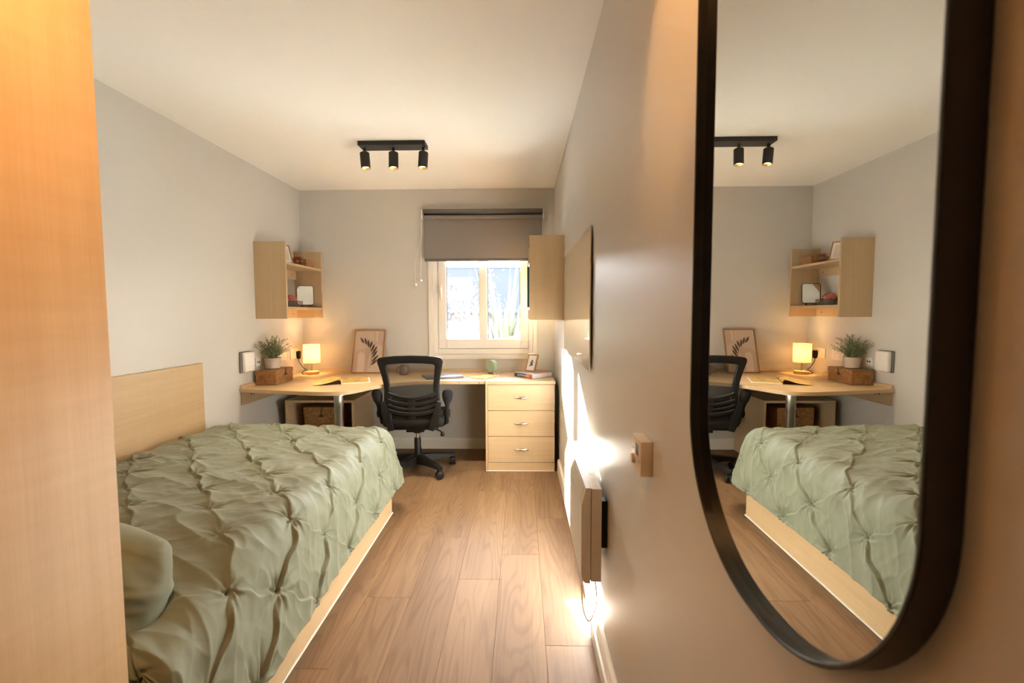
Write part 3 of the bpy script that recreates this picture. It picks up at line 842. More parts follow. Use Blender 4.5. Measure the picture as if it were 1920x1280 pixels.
lp = [(p.x - 0.0016, p.z) for p in sp_] + [(p.x + 0.0016, p.z) for p in reversed(sp_)]
flat('print_stem', lp, yy - 0.0015, M, ink_dk, pr)
def leaf_poly(x0, z0, x1, z1, w):
    d = Vector((x1 - x0, z1 - z0)); n_ = Vector((-d.y, d.x)).normalized()
    pts = []
    for tt, ww in ((0, 0), (0.25, 0.75), (0.5, 1), (0.75, 0.7), (1, 0)): pts.append((x0 + d.x * tt + n_.x * w * ww, z0 + d.y * tt + n_.y * w * ww))
    for tt, ww in ((0.75, 0.7), (0.5, 1), (0.25, 0.75)): pts.append((x0 + d.x * tt - n_.x * w * ww, z0 + d.y * tt - n_.y * w * ww))
    return pts
for lf in ((-0.048, 0.275, -0.088, 0.335), (-0.025, 0.262, -0.045, 0.330), (-0.004, 0.238, -0.012, 0.312), (0.008, 0.230, 0.028, 0.302), (0.024, 0.195, 0.052, 0.275), (0.034, 0.170, 0.078, 0.255), (0.036, 0.140, 0.084, 0.215), (0.034, 0.100, 0.098, 0.172), (0.030, 0.072, 0.092, 0.130)):
    flat('print_leaf', leaf_poly(*lf, 0.0108), yy - 0.0020, M, ink_dk, pr)

# ------------------------------------------------------------------ open magazine
mg = thing('magazine', 'open magazine with curled yellow page lying in front of the lamp', 'magazine', (-1.43, 3.60, DZ), R(20))
def mag_mat(name, cols, sc, seed):
    m, nt, b = _new(name)
    tc = nt.nodes.new('ShaderNodeTexCoord'); n = nt.nodes.new('ShaderNodeTexVoronoi')
    n.inputs['Scale'].default_value = sc; n.distance = 'CHEBYCHEV'
    mp = nt.nodes.new('ShaderNodeMapping'); mp.inputs['Location'].default_value = (seed, seed * 2, 0); mp.inputs['Scale'].default_value = (1, 1.6, 0.01)
    nt.links.new(tc.outputs['Object'], mp.inputs[0]); nt.links.new(mp.outputs[0], n.inputs['Vector'])
    r = nt.nodes.new('ShaderNodeValToRGB'); r.color_ramp.interpolation = 'CONSTANT'
    e = r.color_ramp.elements
    e[0].position = 0; e[0].color = (*cols[0], 1); e[1].position = 1 / len(cols); e[1].color = (*cols[1], 1)
    for i, c in enumerate(cols[2:]):
        x = e.new((i + 2) / len(cols)); x.color = (*c, 1)
    sp2 = nt.nodes.new('ShaderNodeSeparateColor'); nt.links.new(n.outputs['Color'], sp2.inputs[0])
    nt.links.new(sp2.outputs[0], r.inputs[0]); nt.links.new(r.outputs[0], b.inputs['Base Color'])
    b.inputs['Roughness'].default_value = 0.35; return m
pg_y = mag_mat('magazine_page_print', [(0.66, 0.40, 0.08), (0.60, 0.34, 0.13), (0.70, 0.50, 0.16), (0.45, 0.27, 0.13)], 9, 1)
pg_r = mag_mat('magazine_spread_print', [(0.62, 0.38, 0.05), (0.34, 0.26, 0.16), (0.68, 0.52, 0.30), (0.20, 0.15, 0.10), (0.66, 0.42, 0.05)], 16, 3)
dark_page = plain('dark_magazine_underside', (0.016, 0.014, 0.014), 0.4)
box('right_pages', 0.0, 0.215, -0.14, 0.14, 0.0, 0.009, pages, mg, bev=0.001, local=True)
box('right_spread', 0.006, 0.205, -0.13, 0.13, 0.009, 0.0096, pg_r, mg, bev=0, local=True)
prof = spline([(-0.215, 0, 0.003), (-0.16, 0, 0.006), (-0.10, 0, 0.017), (-0.045, 0, 0.034), (-0.012, 0, 0.034), (0.0, 0, 0.020), (-0.002, 0, 0.009)], 6)
Pm = np.array([[[p.x - 0.03 * (0 if p.x > -0.02 else 1) * (y / 0.28), y, p.z] for y in np.linspace(-0.14, 0.14, 12)] for p in prof])
o = link('curled_pages', grid_mesh('curled_pages', Pm), pg_y, mg, smooth=True, local=True, angle=180)
Pd = Pm.copy(); Pd[..., 2] = np.maximum(Pd[..., 2] - 0.004, 0.0012)
o = link('curled_underside', grid_mesh('curled_underside', Pd), dark_page, mg, smooth=True, local=True, angle=180)

# ------------------------------------------------------------------ mug, laptop, clock, notebook
mx, my = -1.035, 4.02
mug = thing('mug', 'grey stoneware mug seen through the chair mesh', 'mug', (mx, my, DZ))
lathe('cup', [(0.0, 0), (0.032, 0), (0.037, 0.004), (0.042, 0.020), (0.043, 0.055), (0.040, 0.084), (0.0375, 0.084), (0.039, 0.05), (0.036, 0.012), (0.0, 0.009)], mug_m, mug, 36, loc=(mx, my, DZ), cap=False)
tube('handle', spline([(mx - 0.040, my, DZ + 0.066), (mx - 0.058, my - 0.006, DZ + 0.066), (mx - 0.066, my - 0.008, DZ + 0.045), (mx - 0.056, my - 0.006, DZ + 0.024), (mx - 0.040, my, DZ + 0.020)], 6), 0.005, mug_m, mug, 10)
lap = thing('laptop', 'closed slim grey laptop lying on the desk', 'laptop', (-0.672, 3.862, DZ), R(24))
box('base', -0.155, 0.155, -0.107, 0.107, 0.002, 0.011, lap_m, lap, bev=0.003, seg=2, local=True)
box('lid', -0.155, 0.155, -0.107, 0.107, 0.0115, 0.018, lap_m, lap, bev=0.003, seg=2, local=True)
for sx in (-1, 1):
    for sy in (-1, 1): box('foot', sx * 0.13 - 0.01, sx * 0.13 + 0.01, sy * 0.085 - 0.005, sy * 0.085 + 0.005, 0, 0.003, black_pl, lap, bev=0, local=True)
clk = thing('alarm_clock', 'round mint green alarm clock on the desk below the window', 'clock', (-0.262, 4.075, DZ), R(-38))
Mc = Matrix.Translation((0, 0, 0.070)) @ Matrix.Rotation(R(90), 4, 'X')
lathe('case', [(0.040, -0.030), (0.048, -0.027), (0.054, -0.015), (0.055, 0.022), (0.053, 0.028), (0.048, 0.029), (0.046, 0.024), (0.0, 0.024)], mint, clk, 40, M=Mc, cap=False, local=True)
lathe('case_back', [(0.040, -0.0301), (0.0, -0.0301)], mint, clk, 40, M=Mc, cap=False, local=True)
lathe('dial', [(0.046, 0.0242), (0.0, 0.0244)], mint_d, clk, 40, M=Mc, cap=False, local=True)
for ang, l, w in ((35, 0.024, 0.0022), (-60, 0.033, 0.0016)):
    d = Vector((math.sin(R(ang)), 0, math.cos(R(ang)))); n_ = Vector((d.z, 0, -d.x))
    c = Vector((0, -0.0260, 0.070)); 
    pts = [c - n_ * w, c + n_ * w, c + n_ * w * 0.5 + d * l, c - n_ * w * 0.5 + d * l]
    bm = bmesh.new(); prism_bm(bm, [(p.x, p.z) for p in pts], -0.0262, -0.0255, 'XZ'); link('hand', bm_mesh(bm, 'hand'), gold, clk, local=True)
for k in range(12):
    a = R(30 * k); c = (0.038 * math.sin(a), 0.070 + 0.038 * math.cos(a))
    bm = bmesh.new(); bx(bm, c[0] - 0.0012, c[0] + 0.0012, -0.0255, -0.0246, c[1] - 0.003, c[1] + 0.003); link('hour_mark', bm_mesh(bm, 'hour_mark'), gold, clk, local=True)
for sx in (-1, 1):
    tube('foot', [(sx * 0.022, -0.012, 0.024), (sx * 0.030, -0.016, 0.0)], [0.004, 0.006], chrome, clk, 10, local=True)
    tube('foot', [(sx * 0.022, 0.014, 0.024), (sx * 0.030, 0.018, 0.0)], [0.004, 0.006], chrome, clk, 10, local=True)
nb = thing('notebook', 'bright yellow notebook lying in front of the alarm clock', 'notebook', (-0.315, 3.835, DZ), R(-28))
box('back_cover', -0.066, 0.066, -0.100, 0.100, 0.0, 0.0015, yellow, nb, bev=0.0005, local=True)
box('pages', -0.064, 0.064, -0.098, 0.098, 0.0015, 0.0115, pages, nb, bev=0.0005, local=True)
fc = box('front_cover', -0.066, 0.066, -0.100, 0.100, 0.0115, 0.013, yellow, nb, bev=0.0005, local=True)
box('cover_mark', -0.055, -0.030, -0.01, 0.004, 0.013, 0.0134, spine_g, nb, bev=0, local=True)

# ------------------------------------------------------------------ big book with small frame on it
bk = thing('hardback_book', 'thick white book with dark and orange lettered spine on the pedestal', 'book', (0.100, 3.915, DZ), R(-47))
BW, BD, BT = 0.110, 0.120, 0.040           # half spine length (x), half width (y), thickness; spine faces local -x
# local: spine along x at y=-BD
box('bottom_cover', -BW, BW, -BD, BD, 0, 0.003, cov_w, bk, bev=0.0008, local=True)
box('page_block', -BW + 0.004, BW - 0.004, -BD + 0.004, BD - 0.005, 0.003, BT - 0.003, pages, bk, bev=0.0006, local=True)
box('top_cover', -BW, BW, -BD, BD, BT - 0.003, BT, cov_w, bk, bev=0.0008, local=True)
sp1 = box('spine', -BW, BW, -BD - 0.0025, -BD + 0.003, 0, BT, cov_w, bk, bev=0.001, local=True)
box('spine_band', -BW + 0.006, 0.035, -BD - 0.0032, -BD - 0.0024, 0.003, BT - 0.005, spine_g, bk, bev=0, local=True)
box('spine_band', 0.035, BW - 0.002, -BD - 0.0032, -BD - 0.0024, 0.003, BT - 0.005, orange, bk, bev=0, local=True)
me_t = text_mesh('spine_lettering', 'KILIMANJARO', 0.0235, paper_w, None, Matrix.Translation((0.004, -BD - 0.0034, BT / 2 - 0.001)) @ Matrix.Rotation(R(90), 4, 'X'), 0.0003)
me_t.parent = bk
box('cover_photo', 0.0, BW - 0.006, 0.02, BD - 0.006, BT, BT + 0.0004, orange, bk, bev=0, local=True)
t, M, pr = picture('small_picture_frame', 'small oak picture frame with a dark sketch standing on the white book', (0.066, 3.91, DZ + BT + 0.0022), R(-35), R(22), 0.104, 0.158, 0.012, 0.012, brass_w, paper_w)
flat('print_sketch', [(-0.018, 0.048), (-0.010, 0.046), (-0.002, 0.058), (0.010, 0.050), (0.016, 0.060), (0.010, 0.072), (0.018, 0.086), (0.008, 0.100), (0.002, 0.110), (-0.006, 0.098), (-0.012, 0.086), (-0.016, 0.074), (-0.008, 0.064), (-0.018, 0.058)], 0.0052, M, ink_dk, pr)
flat('print_sketch', arc_poly(0.006, 0.086, 0.006, 0, 330, 10), 0.0046, M, ink_lt, pr)

# ================================================================== wall shelves
def wall_shelf(label, xw, sgn, y0, y1, z0, z1, dep=0.245):
    t = thing('wall_shelf', label, 'shelf', (xw, (y0 + y1) / 2, z0))
    def X(a, b):
        p, q_ = xw + sgn * a, xw + sgn * b
        return (min(p, q_), max(p, q_))
    th = 0.018
    for a, b in ((y0, y0 + th), (y1 - th, y1)):
        box('side_panel', *X(0.0, dep), a, b, z0, z1, maple_z, t, bev=0.0008)
        
    for zt in (z0 + 0.092, z0 + 0.436):
        s = box('shelf_board', *X(0.0, dep - 0.004), y0 + th, y1 - th, zt - th, zt, maple_y, t, bev=0.0008)
        r_ = box('back_rail', *X(0.0, 0.016), y0 + th, y1 - th, zt - th - 0.074, zt - th - 0.0005, maple_y, t, bev=0.0008)
        for yq in (y0 + 0.09, y1 - 0.09):
            c = xw + sgn * 0.0165
            lathe('screw_hole', [(0.0055, 0), (0.0055, 0.0006)], dark_h, r_, 12, loc=(c, yq, zt - th - 0.038), M=Matrix.Rotation(R(90), 4, 'Y'))
    return t
SY0, SY1, SZ0, SZ1 = 3.504, 4.150, 1.233, 1.822
wall_shelf('maple wall shelf with two boards on the left wall above the lamp', XL, 1, SY0, SY1, SZ0, SZ1)
wall_shelf('maple wall shelf on the right wall beside the roller blind', XR, -1, 3.285, 3.92, 1.222, 1.817, 0.247)
S1, S2 = SZ0 + 0.436, SZ0 + 0.092
# things on the left shelf
t, M, pr = picture('photo_frame', 'gold-edged photo frame leaning on the upper left wall shelf', (-1.862, 3.655, S1 + 0.005), R(58), R(20), 0.11, 0.16, 0.009, 0.012, brass_w, paper_w)
flat('print_texture', [(-0.03, 0.03), (0.03, 0.03), (0.03, 0.13), (-0.03, 0.13)], 0.0052, M, ink_pale, pr)
tr = thing('wicker_tray', 'small open wicker tray on the upper left wall shelf', 'basket', (-1.912, 3.985, S1), R(4))
weave_box('body', 0.16, 0.17, 0.002, 0.066, wicker, tr, 6, 10, 11, top=False)
gf = thing('glass_flower', 'pink glass flower candle holder in front of the wicker tray', 'candle holder', (-1.868, 3.835, S1 + 0.001))
lathe('cup', [(0.0, 0.0), (0.022, 0.0), (0.026, 0.03), (0.018, 0.05), (0.016, 0.05), (0.022, 0.03), (0.018, 0.004), (0.0, 0.004)], amber_glass, gf, 20, cap=False, local=True)
for ring, (n_, tilt, l) in enumerate(((8, 35, 0.050), (7, 62, 0.042))):
    for k in range(n_):
        a = 2 * PI * (k + 0.5 * ring) / n_
        bm = bmesh.new()
        rows = []
        for i in range(7):
            tt = i / 6; wv = 0.016 * math.sin(PI * min(1, tt * 0.85 + 0.12)); row = []
            for s_ in (-1, 0, 1):
                p = Vector((0.012 + l * tt * math.cos(R(tilt)), s_ * wv, 0.045 + l * tt * math.sin(R(tilt)) * (1 - 0.25 * tt) + abs(s_) * 0.004))
                row.append(bm.verts.new(Matrix.Rotation(a, 3, 'Z') @ p))
            rows.append(row)
        for i in range(6):
            for j in range(2): bm.faces.new((rows[i][j], rows[i + 1][j], rows[i + 1][j + 1], rows[i][j + 1]))
        link('petal', bm_mesh(bm, 'petal'), amber_glass, gf, smooth=True, local=True, angle=180)
# table mirror
tm = thing('table_mirror', 'small rounded table mirror with black rim on the lower left shelf', 'mirror', (-1.858, 3.935, S2), R(25))
def rrect(w, h, r, n=8, cx=0, cz=0):
    pts = []
    for (sx, sz, a0) in ((1, 1, 0), (-1, 1, 90), (-1, -1, 180), (1, -1, 270)):
        for i in range(n + 1):
            a = R(a0 + 90 * i / n)
            pts.append((cx + sx * (w / 2 - r) + r * math.cos(a), cz + sz * (h / 2 - r) + r * math.sin(a)))
    return pts
Mt = Matrix.Translation((0, 0, 0.018)) @ Matrix.Rotation(R(-13), 4, 'X')
bm = bmesh.new(); prism_bm(bm, rrect(0.138, 0.175, 0.02, cz=0.088), 0.0, 0.010, 'XZ', 0.002); bmesh.ops.transform(bm, matrix=Mt, verts=bm.verts)
link('rim', bm_mesh(bm, 'rim'), black_metal, tm, local=True)
bm = bmesh.new(); prism_bm(bm, rrect(0.128, 0.165, 0.016, cz=0.088), -0.001, 0.0005, 'XZ'); bmesh.ops.transform(bm, matrix=Mt, verts=bm.verts)
link('glass', bm_mesh(bm, 'glass'), mir_m, tm, local=True)
for sx in (-1, 1):
    tube('stand', [(sx * 0.032, 0.004, 0.022), (sx * 0.034, -0.012, 0.003), (sx * 0.034, 0.05, 0.003), (sx * 0.030, 0.030, 0.09)], 0.003, black_metal, tm, 8, local=True)
# tray with flowers
ct = thing('acrylic_tray', 'low smoked clear tray on the lower left shelf holding pink flowers', 'tray', (-1.925, 3.735, S2))
boxes('wall', [(-0.07, 0.085, -0.135, -0.132, 0.003, 0.048), (-0.07, 0.085, 0.112, 0.115, 0.003, 0.048), (-0.07, -0.067, -0.132, 0.112, 0.003, 0.048), (0.082, 0.085, -0.132, 0.112, 0.003, 0.048)], clear_plastic, ct, local=True)
box('bottom', -0.07, 0.085, -0.135, 0.115, 0, 0.003, clear_plastic, ct, bev=0, local=True)
tube('rim', [(-0.0685, -0.1335, 0.049), (0.0835, -0.1335, 0.049), (0.0835, 0.1135, 0.049), (-0.0685, 0.1135, 0.049), (-0.0685, -0.1335, 0.049)], 0.0015, black_metal, ct, 6, local=True)
tube('upright', [(0.0835, 0.1135, 0.002), (0.0835, 0.1135, 0.049)], 0.0015, black_metal, ct, 6, local=True)
fp = thing('flower_pot', 'pink flowers in a small grey pot on the lower left shelf', 'plant', (-1.905, 3.772, S2 + 0.0032))
lathe('pot', [(0.026, 0), (0.034, 0.008), (0.043, 0.030), (0.044, 0.045), (0.040, 0.045), (0.036, 0.036), (0.0, 0.034)], grey_pot, fp, 28, local=True, cap=False)
bm = bmesh.new()
for k in range(420):
    a = random.uniform(0, 2 * PI); e = math.asin(random.uniform(0.0, 1)); r_ = 0.050 + random.uniform(-0.006, 0.006)
    c = Vector((math.cos(a) * math.cos(e) * r_, math.sin(a) * math.cos(e) * r_, 0.046 + math.sin(e) * r_ * 0.92))
    d = (c - Vector((0, 0, 0.04))).normalized(); u = d.orthogonal().normalized(); w = d.cross(u); sz = random.uniform(0.005, 0.009)
    ro = random.uniform(0, 6)
    u, w = u * math.cos(ro) + w * math.sin(ro), w * math.cos(ro) - u * math.sin(ro)
    vs = [bm.verts.new(c + p) for p in (-u * sz, w * sz * 0.7 + d * 0.004, u * sz + d * 0.002, -w * sz * 0.7 + d * 0.004)]
    bm.faces.new(vs)
f_ = link('blooms', bm_mesh(bm, 'blooms'), pink, fp, local=True); f_['kind'] = 'stuff'
lathe('bloom_core', [(0.030, 0.040), (0.040, 0.055), (0.036, 0.074), (0.018, 0.088), (0.001, 0.090)], pink, fp, 20, local=True)
# books on the right shelf
RS1, RS2 = 1.222 + 0.436, 1.222 + 0.092
def book(label, x0, x1, y0, y1, z0, z1, mat):
    b = thing('book', label, 'book', ((x0 + x1) / 2, (y0 + y1) / 2, z0), 0, 'books on the right wall shelf')
    box('cover', x0, x0 + 0.003, y0, y1, z0, z1, mat, b, bev=0.0006)
    box('cover', x0 + 0.0031, x1, y0, y0 + 0.003, z0, z1, mat, b, bev=0.0006)
    box('cover', x0 + 0.0031, x1, y1 - 0.003, y1, z0, z1, mat, b, bev=0.0006)
    box('pages', x0 + 0.0031, x1 - 0.004, y0 + 0.0032, y1 - 0.0032, z0 + 0.003, z1 - 0.003, pages, b, bev=0)
book('teal book standing nearest on the right wall shelf, spine towards the window', 0.040, 0.225, 3.308, 3.338, RS2, RS2 + 0.285, teal)
book('plum book second from the near side of the right wall shelf', 0.052, 0.225, 3.340, 3.362, RS2, RS2 + 0.24, purple)
book('orange book third from the near side of the right wall shelf', 0.060, 0.225, 3.364, 3.384, RS2, RS2 + 0.215, orange)

# ================================================================== roller blind
bl = thing('roller_blind', 'grey roller blind half drawn over the window', 'blind', (-0.35, YB, 2.2))
BYc = YB - 0.050
box('headrail', -0.890, 0.192, BYc - 0.026, YB - 0.001, 2.172, 2.204, blind_t, bl, bev=0.004, seg=2)
box('gap_shade_strip', -0.888, 0.190, YB - 0.016, YB - 0.002, 2.125, 2.1715, black_pl, bl, bev=0)  # black strip standing in for the shade between headrail and roller
lathe('roller', [(0.0175, 0), (0.0175, 1.076)], blind_f, bl, 28, loc=(-0.888, BYc - 0.012, 2.135), M=Matrix.Rotation(R(90), 4, 'Y'))
FYy = BYc + 0.004
box('fabric', -0.880, 0.184, FYy, FYy + 0.0015, 1.752, 2.136, blind_f, bl, bev=0)
box('bottom_bar', -0.882, 0.186, FYy - 0.006, FYy + 0.008, 1.742, 1.766, blind_t, bl, bev=0.003, seg=2)
for x in (-0.902, 0.193):
    box('end_cap', x, x + 0.011, BYc - 0.026, YB - 0.001, 2.164, 2.206, white_pl, bl, bev=0.003, seg=2)
    box('end_cap', x - 0.002, x + 0.012, BYc - 0.030, YB - 0.001, 2.118, 2.160, white_pl, bl, bev=0.003, seg=2)
for (a, xz) in ((-0.906, (-0.972, 1.545)), (-0.899, (-0.922, 1.584))):
    c = tube('pull_cord', spline([(a, BYc - 0.01, 2.13), (a - 0.006, BYc - 0.012, 1.95), (xz[0] + 0.006, BYc, 1.72), (xz[0], BYc + 0.02, xz[1])], 6), 0.0013, white_pl, bl, 6)
    lathe('pull_bead', [(0.001, 0.0), (0.009, 0.003), (0.0135, 0.010), (0.0135, 0.018), (0.009, 0.025), (0.001, 0.028)], white_pl, c, 20, loc=(xz[0], BYc + 0.02, xz[1] - 0.026))

# ================================================================== ceiling spot bar
led = emitter('warm_led', (1.0, 0.70, 0.34), 14.0)
refl = plain('gold_reflector', (0.75, 0.48, 0.15), 0.3, metal=0.8)
def spot_bar(label, xc, yc, heads, col, blend=0.7, size=88):
    t = thing('spot_bar', label, 'ceiling light', (xc, yc, ZC), 0, 'ceiling spot bars')
    box('mount', xc - 0.2205, xc + 0.2205, yc - 0.055, yc + 0.055, ZC - 0.028, ZC, black_metal, t, bev=0.001)
    for off, tx, ty, power, *cone in heads:
        Ms = Matrix.Rotation(R(ty), 4, 'Y') @ Matrix.Rotation(R(tx), 4, 'X')
        bx_ = (xc + off, yc, ZC - 0.075)
        h_ = lathe('spot', [(0.0315, 0.012), (0.0315, -0.086), (0.0295, -0.088), (0.0283, -0.086)], black_metal, t, 28, loc=bx_, M=Ms, cap=False)
        lathe('spot_cap', [(0.001, 0.016), (0.028, 0.016), (0.0315, 0.012)], black_metal, h_, 28, loc=bx_, M=Ms, cap=False)
        lathe('swivel', [(0.011, 0.012), (0.009, 0.026), (0.012, 0.034), (0.009, 0.047)], black_metal, h_, 14, loc=bx_)
        lathe('reflector', [(0.0282, -0.0875), (0.023, -0.080), (0.018, -0.076)], refl, h_, 24, loc=bx_, M=Ms, cap=False)
        lathe('lens', [(0.018, -0.0765), (0.0001, -0.0765)], led, h_, 24, loc=bx_, M=Ms, cap=False)
        sd = bpy.data.lights.new('spot_light', 'SPOT'); sd.energy = power; sd.color = col
        sd.spot_size = R(cone[0] if cone else size); sd.spot_blend = cone[1] if cone else blend; sd.shadow_soft_size = 0.02
        so = bpy.data.objects.new('spot_light', sd)
        so.location = Vector(bx_) + Ms.to_3x3() @ Vector((0, 0, -0.090)); so.rotation_euler = Ms.to_euler(); COL.objects.link(so)
    return t
spot_bar('black ceiling bar with three small cylinder spotlights above the bed and desk', -0.852, 3.125, ((-0.193, -3, -5, 35), (0.0, -3, 0, 35), (0.200, -3, 3, 35)), (1.0, 0.80, 0.57))
# the same fitting over the entrance, above and just out of the picture; one head is turned to the wardrobe
spot_bar('black ceiling spot bar over the entrance, above the wardrobe door', -0.25, 0.55, ((-0.193, 12, 22, 40), (0.0, 6, 8, 5), (0.200, 26, -47, 20, 54, 0.5)), (1.0, 0.47, 0.15), 0.9, 120)

# ================================================================== right wall things
wb = thing('whiteboard', 'frameless glossy glass whiteboard on the right wall', 'whiteboard', (XR, 2.53, 1.02))
box('panel', XR - 0.0145, XR - 0.0085, 1.955, 3.13, 1.022, 1.638, board_m, wb, bev=0.0012)
for y in (2.05, 3.04):
    for z in (1.09, 1.57):
        lathe('spacer', [(0.012, 0), (0.012, 0.008)], black_pl, wb, 16, loc=(XR - 0.0085, y, z), M=Matrix.Rotation(R(90), 4, 'Y'))

ht = thing('panel_heater', 'white wall panel heater below the whiteboard in the sunlight', 'heater', (XR, 1.85, 0.335))
HY0, HY1 = 1.545, 2.150
prof = [(0.204, 0.362), (0.216, 0.337), (0.236, 0.335), (0.236, 0.674), (0.218, 0.674), (0.204, 0.612)]
prism('front_cover', prof, HY0, HY1, heater_w, ht, plane='XZ', bev=0.002)
prism('back_box', [(0.238, 0.340), (0.274, 0.340), (0.274, 0.668), (0.238, 0.670)], HY0 + 0.004, HY1 - 0.004, heater_w, ht, plane='XZ', bev=0.002)
gm = plain('heater_grille', (0.60, 0.54, 0.42), 0.5)
v1, v2 = Vector((0.2055, 0, 0.618)), Vector((0.2165, 0, 0.667))
nn = Vector((-(v2 - v1).z, 0, (v2 - v1).x)).normalized()
prism('grille', [(v1.x + nn.x * 0.0012, v1.z + nn.z * 0.0012), (v2.x + nn.x * 0.0012, v2.z + nn.z * 0.0012), (v2.x, v2.z), (v1.x, v1.z)], HY0 + 0.03, HY1 - 0.03, gm, ht, plane='XZ')
boxes('top_slot', [(0.246, 0.262, y, y + 0.05, 0.6685, 0.6698) for y in np.arange(HY0 + 0.03, HY1 - 0.08, 0.06)], gm, ht)
box('bracket', 0.2742, XR - 0.0005, HY0 + 0.045, HY0 + 0.08, 0.44, 0.61, black_pl, ht, bev=0.001)
box('bracket', 0.2742, XR - 0.0005, HY1 - 0.07, HY1 - 0.03, 0.40, 0.62, black_pl, ht, bev=0.001)
tube('cable', spline([(0.255, HY0 + 0.05, 0.342), (0.262, HY0 + 0.04, 0.30), (0.262, HY0 + 0.03, 0.24), (0.235, HY0 + 0.01, 0.195), (0.215, HY0 + 0.02, 0.23), (0.213, HY0 + 0.05, 0.29), (0.222, HY0 + 0.08, 0.342)], 8), 0.0024, cable_w, ht, 8)

th_ = thing('thermostat', 'small square wall thermostat with dial and dark display', 'thermostat', (XR, 1.088, 0.935))
TY0, TY1, TZ0, TZ1, TX = 1.048, 1.130, 0.893, 0.976, XR - 0.028
box('housing', TX, XR, TY0, TY1, TZ0, TZ1, therm_m, th_, bev=0.003, seg=2)
box('display', TX - 0.0006, TX, 1.068, 1.094, 0.936, 0.962, lcd, th_, bev=0)
lathe('dial', [(0.012, 0), (0.012, -0.006), (0.010, -0.008), (0.001, -0.008)], therm_m, th_, 28, loc=(TX, 1.108, 0.920), M=Matrix.Rotation(R(90), 4, 'Y'))
for y, z in ((1.116, 0.944), (1.062, 0.925)):
    lathe('button', [(0.0025, 0), (0.0025, -0.001)], grey_back, th_, 12, loc=(TX, y, z), M=Matrix.Rotation(R(90), 4, 'Y'))

tk = thing('cable_trunking', 'white cable trunking along the right skirting below the heater', 'trunking', (XR - 0.02, 0.8, 0))
box('channel', XR - 0.030, XR - 0.0185, -0.6, 1.735, 0.0, 0.058, white_pl, tk, bev=0.002)
box('end_cap', XR - 0.032, XR - 0.0185, 1.7355, 1.765, 0.0, 0.062, therm_m, tk, bev=0.002)
box('clip', XR - 0.0178, XR - 0.010, 1.70, 1.712, 0.1022, 0.114, therm_m, tk, bev=0.001)

# ------------------------------------------------------------------ long wall mirror
mi = thing('wall_mirror', 'tall black-framed mirror with rounded ends on the right wall', 'mirror', (XR, 0.53, 0.918))
MY0, MY1, MZ0, MZ1, MR = 0.311, 0.747, 0.917, 2.06, 0.205
def cap_poly(i):
    return rrect(MY1 - MY0 - 2 * i, MZ1 - MZ0 - 2 * i, MR - i, 20, (MY0 + MY1) / 2, (MZ0 + MZ1) / 2)
bm = bmesh.new()
XF = 0.2725
loops = []
for i, x in ((0, XR - 0.0005), (0, XF + 0.001), (0.001, XF), (0.0035, XF), (0.0045, XF + 0.001), (0.0045, XR - 0.0005)):
    loops.append([bm.verts.new((x, a, b)) for a, b in cap_poly(i)])
n_ = len(loops[0])
for a in range(len(loops)):
    b = (a + 1) % len(loops)
    for k in range(n_): bm.faces.new((loops[a][k], loops[a][(k + 1) % n_], loops[b][(k + 1) % n_], loops[b][k]))
link('frame', bm_mesh(bm, 'frame'), black_metal, mi, smooth=True, angle=35)
prism('glass', cap_poly(0.0045), 0.2870, 0.2925, mir_m, mi, plane='YZ')

# ================================================================== office chair
ch = thing('office_chair', 'black mesh-back office chair with raised arms pushed to the desk', 'chair', (-0.845, 3.66, 0), R(2))
def yb(z): return -0.205 - 0.045 * (z - 0.5) / 0.45 - 0.03 * math.sin(PI * max(0, min(1, (z - 0.45) / 0.5)))  * -1
def ring_part(name, outer, inner, th, mat, curve=0.0):
    bm = bmesh.new(); n = len(outer); V = []
    for loop, dy in ((outer, -th / 2), (outer, th / 2), (inner, th / 2), (inner, -th / 2)):
        V.append([bm.verts.new((x, yb(z) + dy + curve * (1 - (x / 0.24) ** 2) * -1, z)) for x, z in loop])
    for a in range(4):
        b = (a + 1) % 4
        for k in range(n): bm.faces.new((V[a][k], V[a][(k + 1) % n], V[b][(k + 1) % n], V[b][k]))
    bmesh.ops.recalc_face_normals(bm, faces=bm.faces)
    es = [e for e in bm.edges if len(e.link_faces) == 2 and e.calc_face_angle(0) > R(50)]
    bmesh.ops.bevel(bm, geom=es, offset=0.006, segments=2, profile=0.5, affect='EDGES')
    return link(name, bm_mesh(bm, name), mat, ch, smooth=True, local=True, angle=50)
def side(hw):
    return hw
zs = [0.44, 0.50, 0.56, 0.62, 0.68, 0.74, 0.80, 0.86, 0.905]
ow = [0.200, 0.212, 0.216, 0.212, 0.208, 0.212, 0.222, 0.236, 0.246]
iw = [0.150, 0.160, 0.168, 0.166, 0.163, 0.165, 0.171, 0.178, 0.182]
iz = [0.470, 0.515, 0.565, 0.62, 0.675, 0.73, 0.785, 0.835, 0.868]
outer = [(-w, z) for w, z in zip(ow, zs)]
inner = [(-w, z) for w, z in zip(iw, iz)]
tco = [(-0.244, 0.925), (-0.232, 0.939), (-0.20, 0.946), (-0.12, 0.954), (0, 0.957), (0.12, 0.954), (0.20, 0.946), (0.232, 0.939), (0.244, 0.925)]
tci = [(-0.182, 0.878), (-0.178, 0.886), (-0.16, 0.890), (-0.09, 0.896), (0, 0.898), (0.09, 0.896), (0.16, 0.890), (0.178, 0.886), (0.182, 0.878)]
outer += tco; inner += tci
outer += [(w, z) for w, z in reversed(list(zip(ow, zs)))]; inner += [(w, z) for w, z in reversed(list(zip(iw, iz)))]
outer += [(0.12, 0.425), (0, 0.42), (-0.12, 0.425)]; inner += [(0.10, 0.462), (0, 0.46), (-0.10, 0.462)]
ring_part('back_frame', outer, inner, 0.026, black_pl)
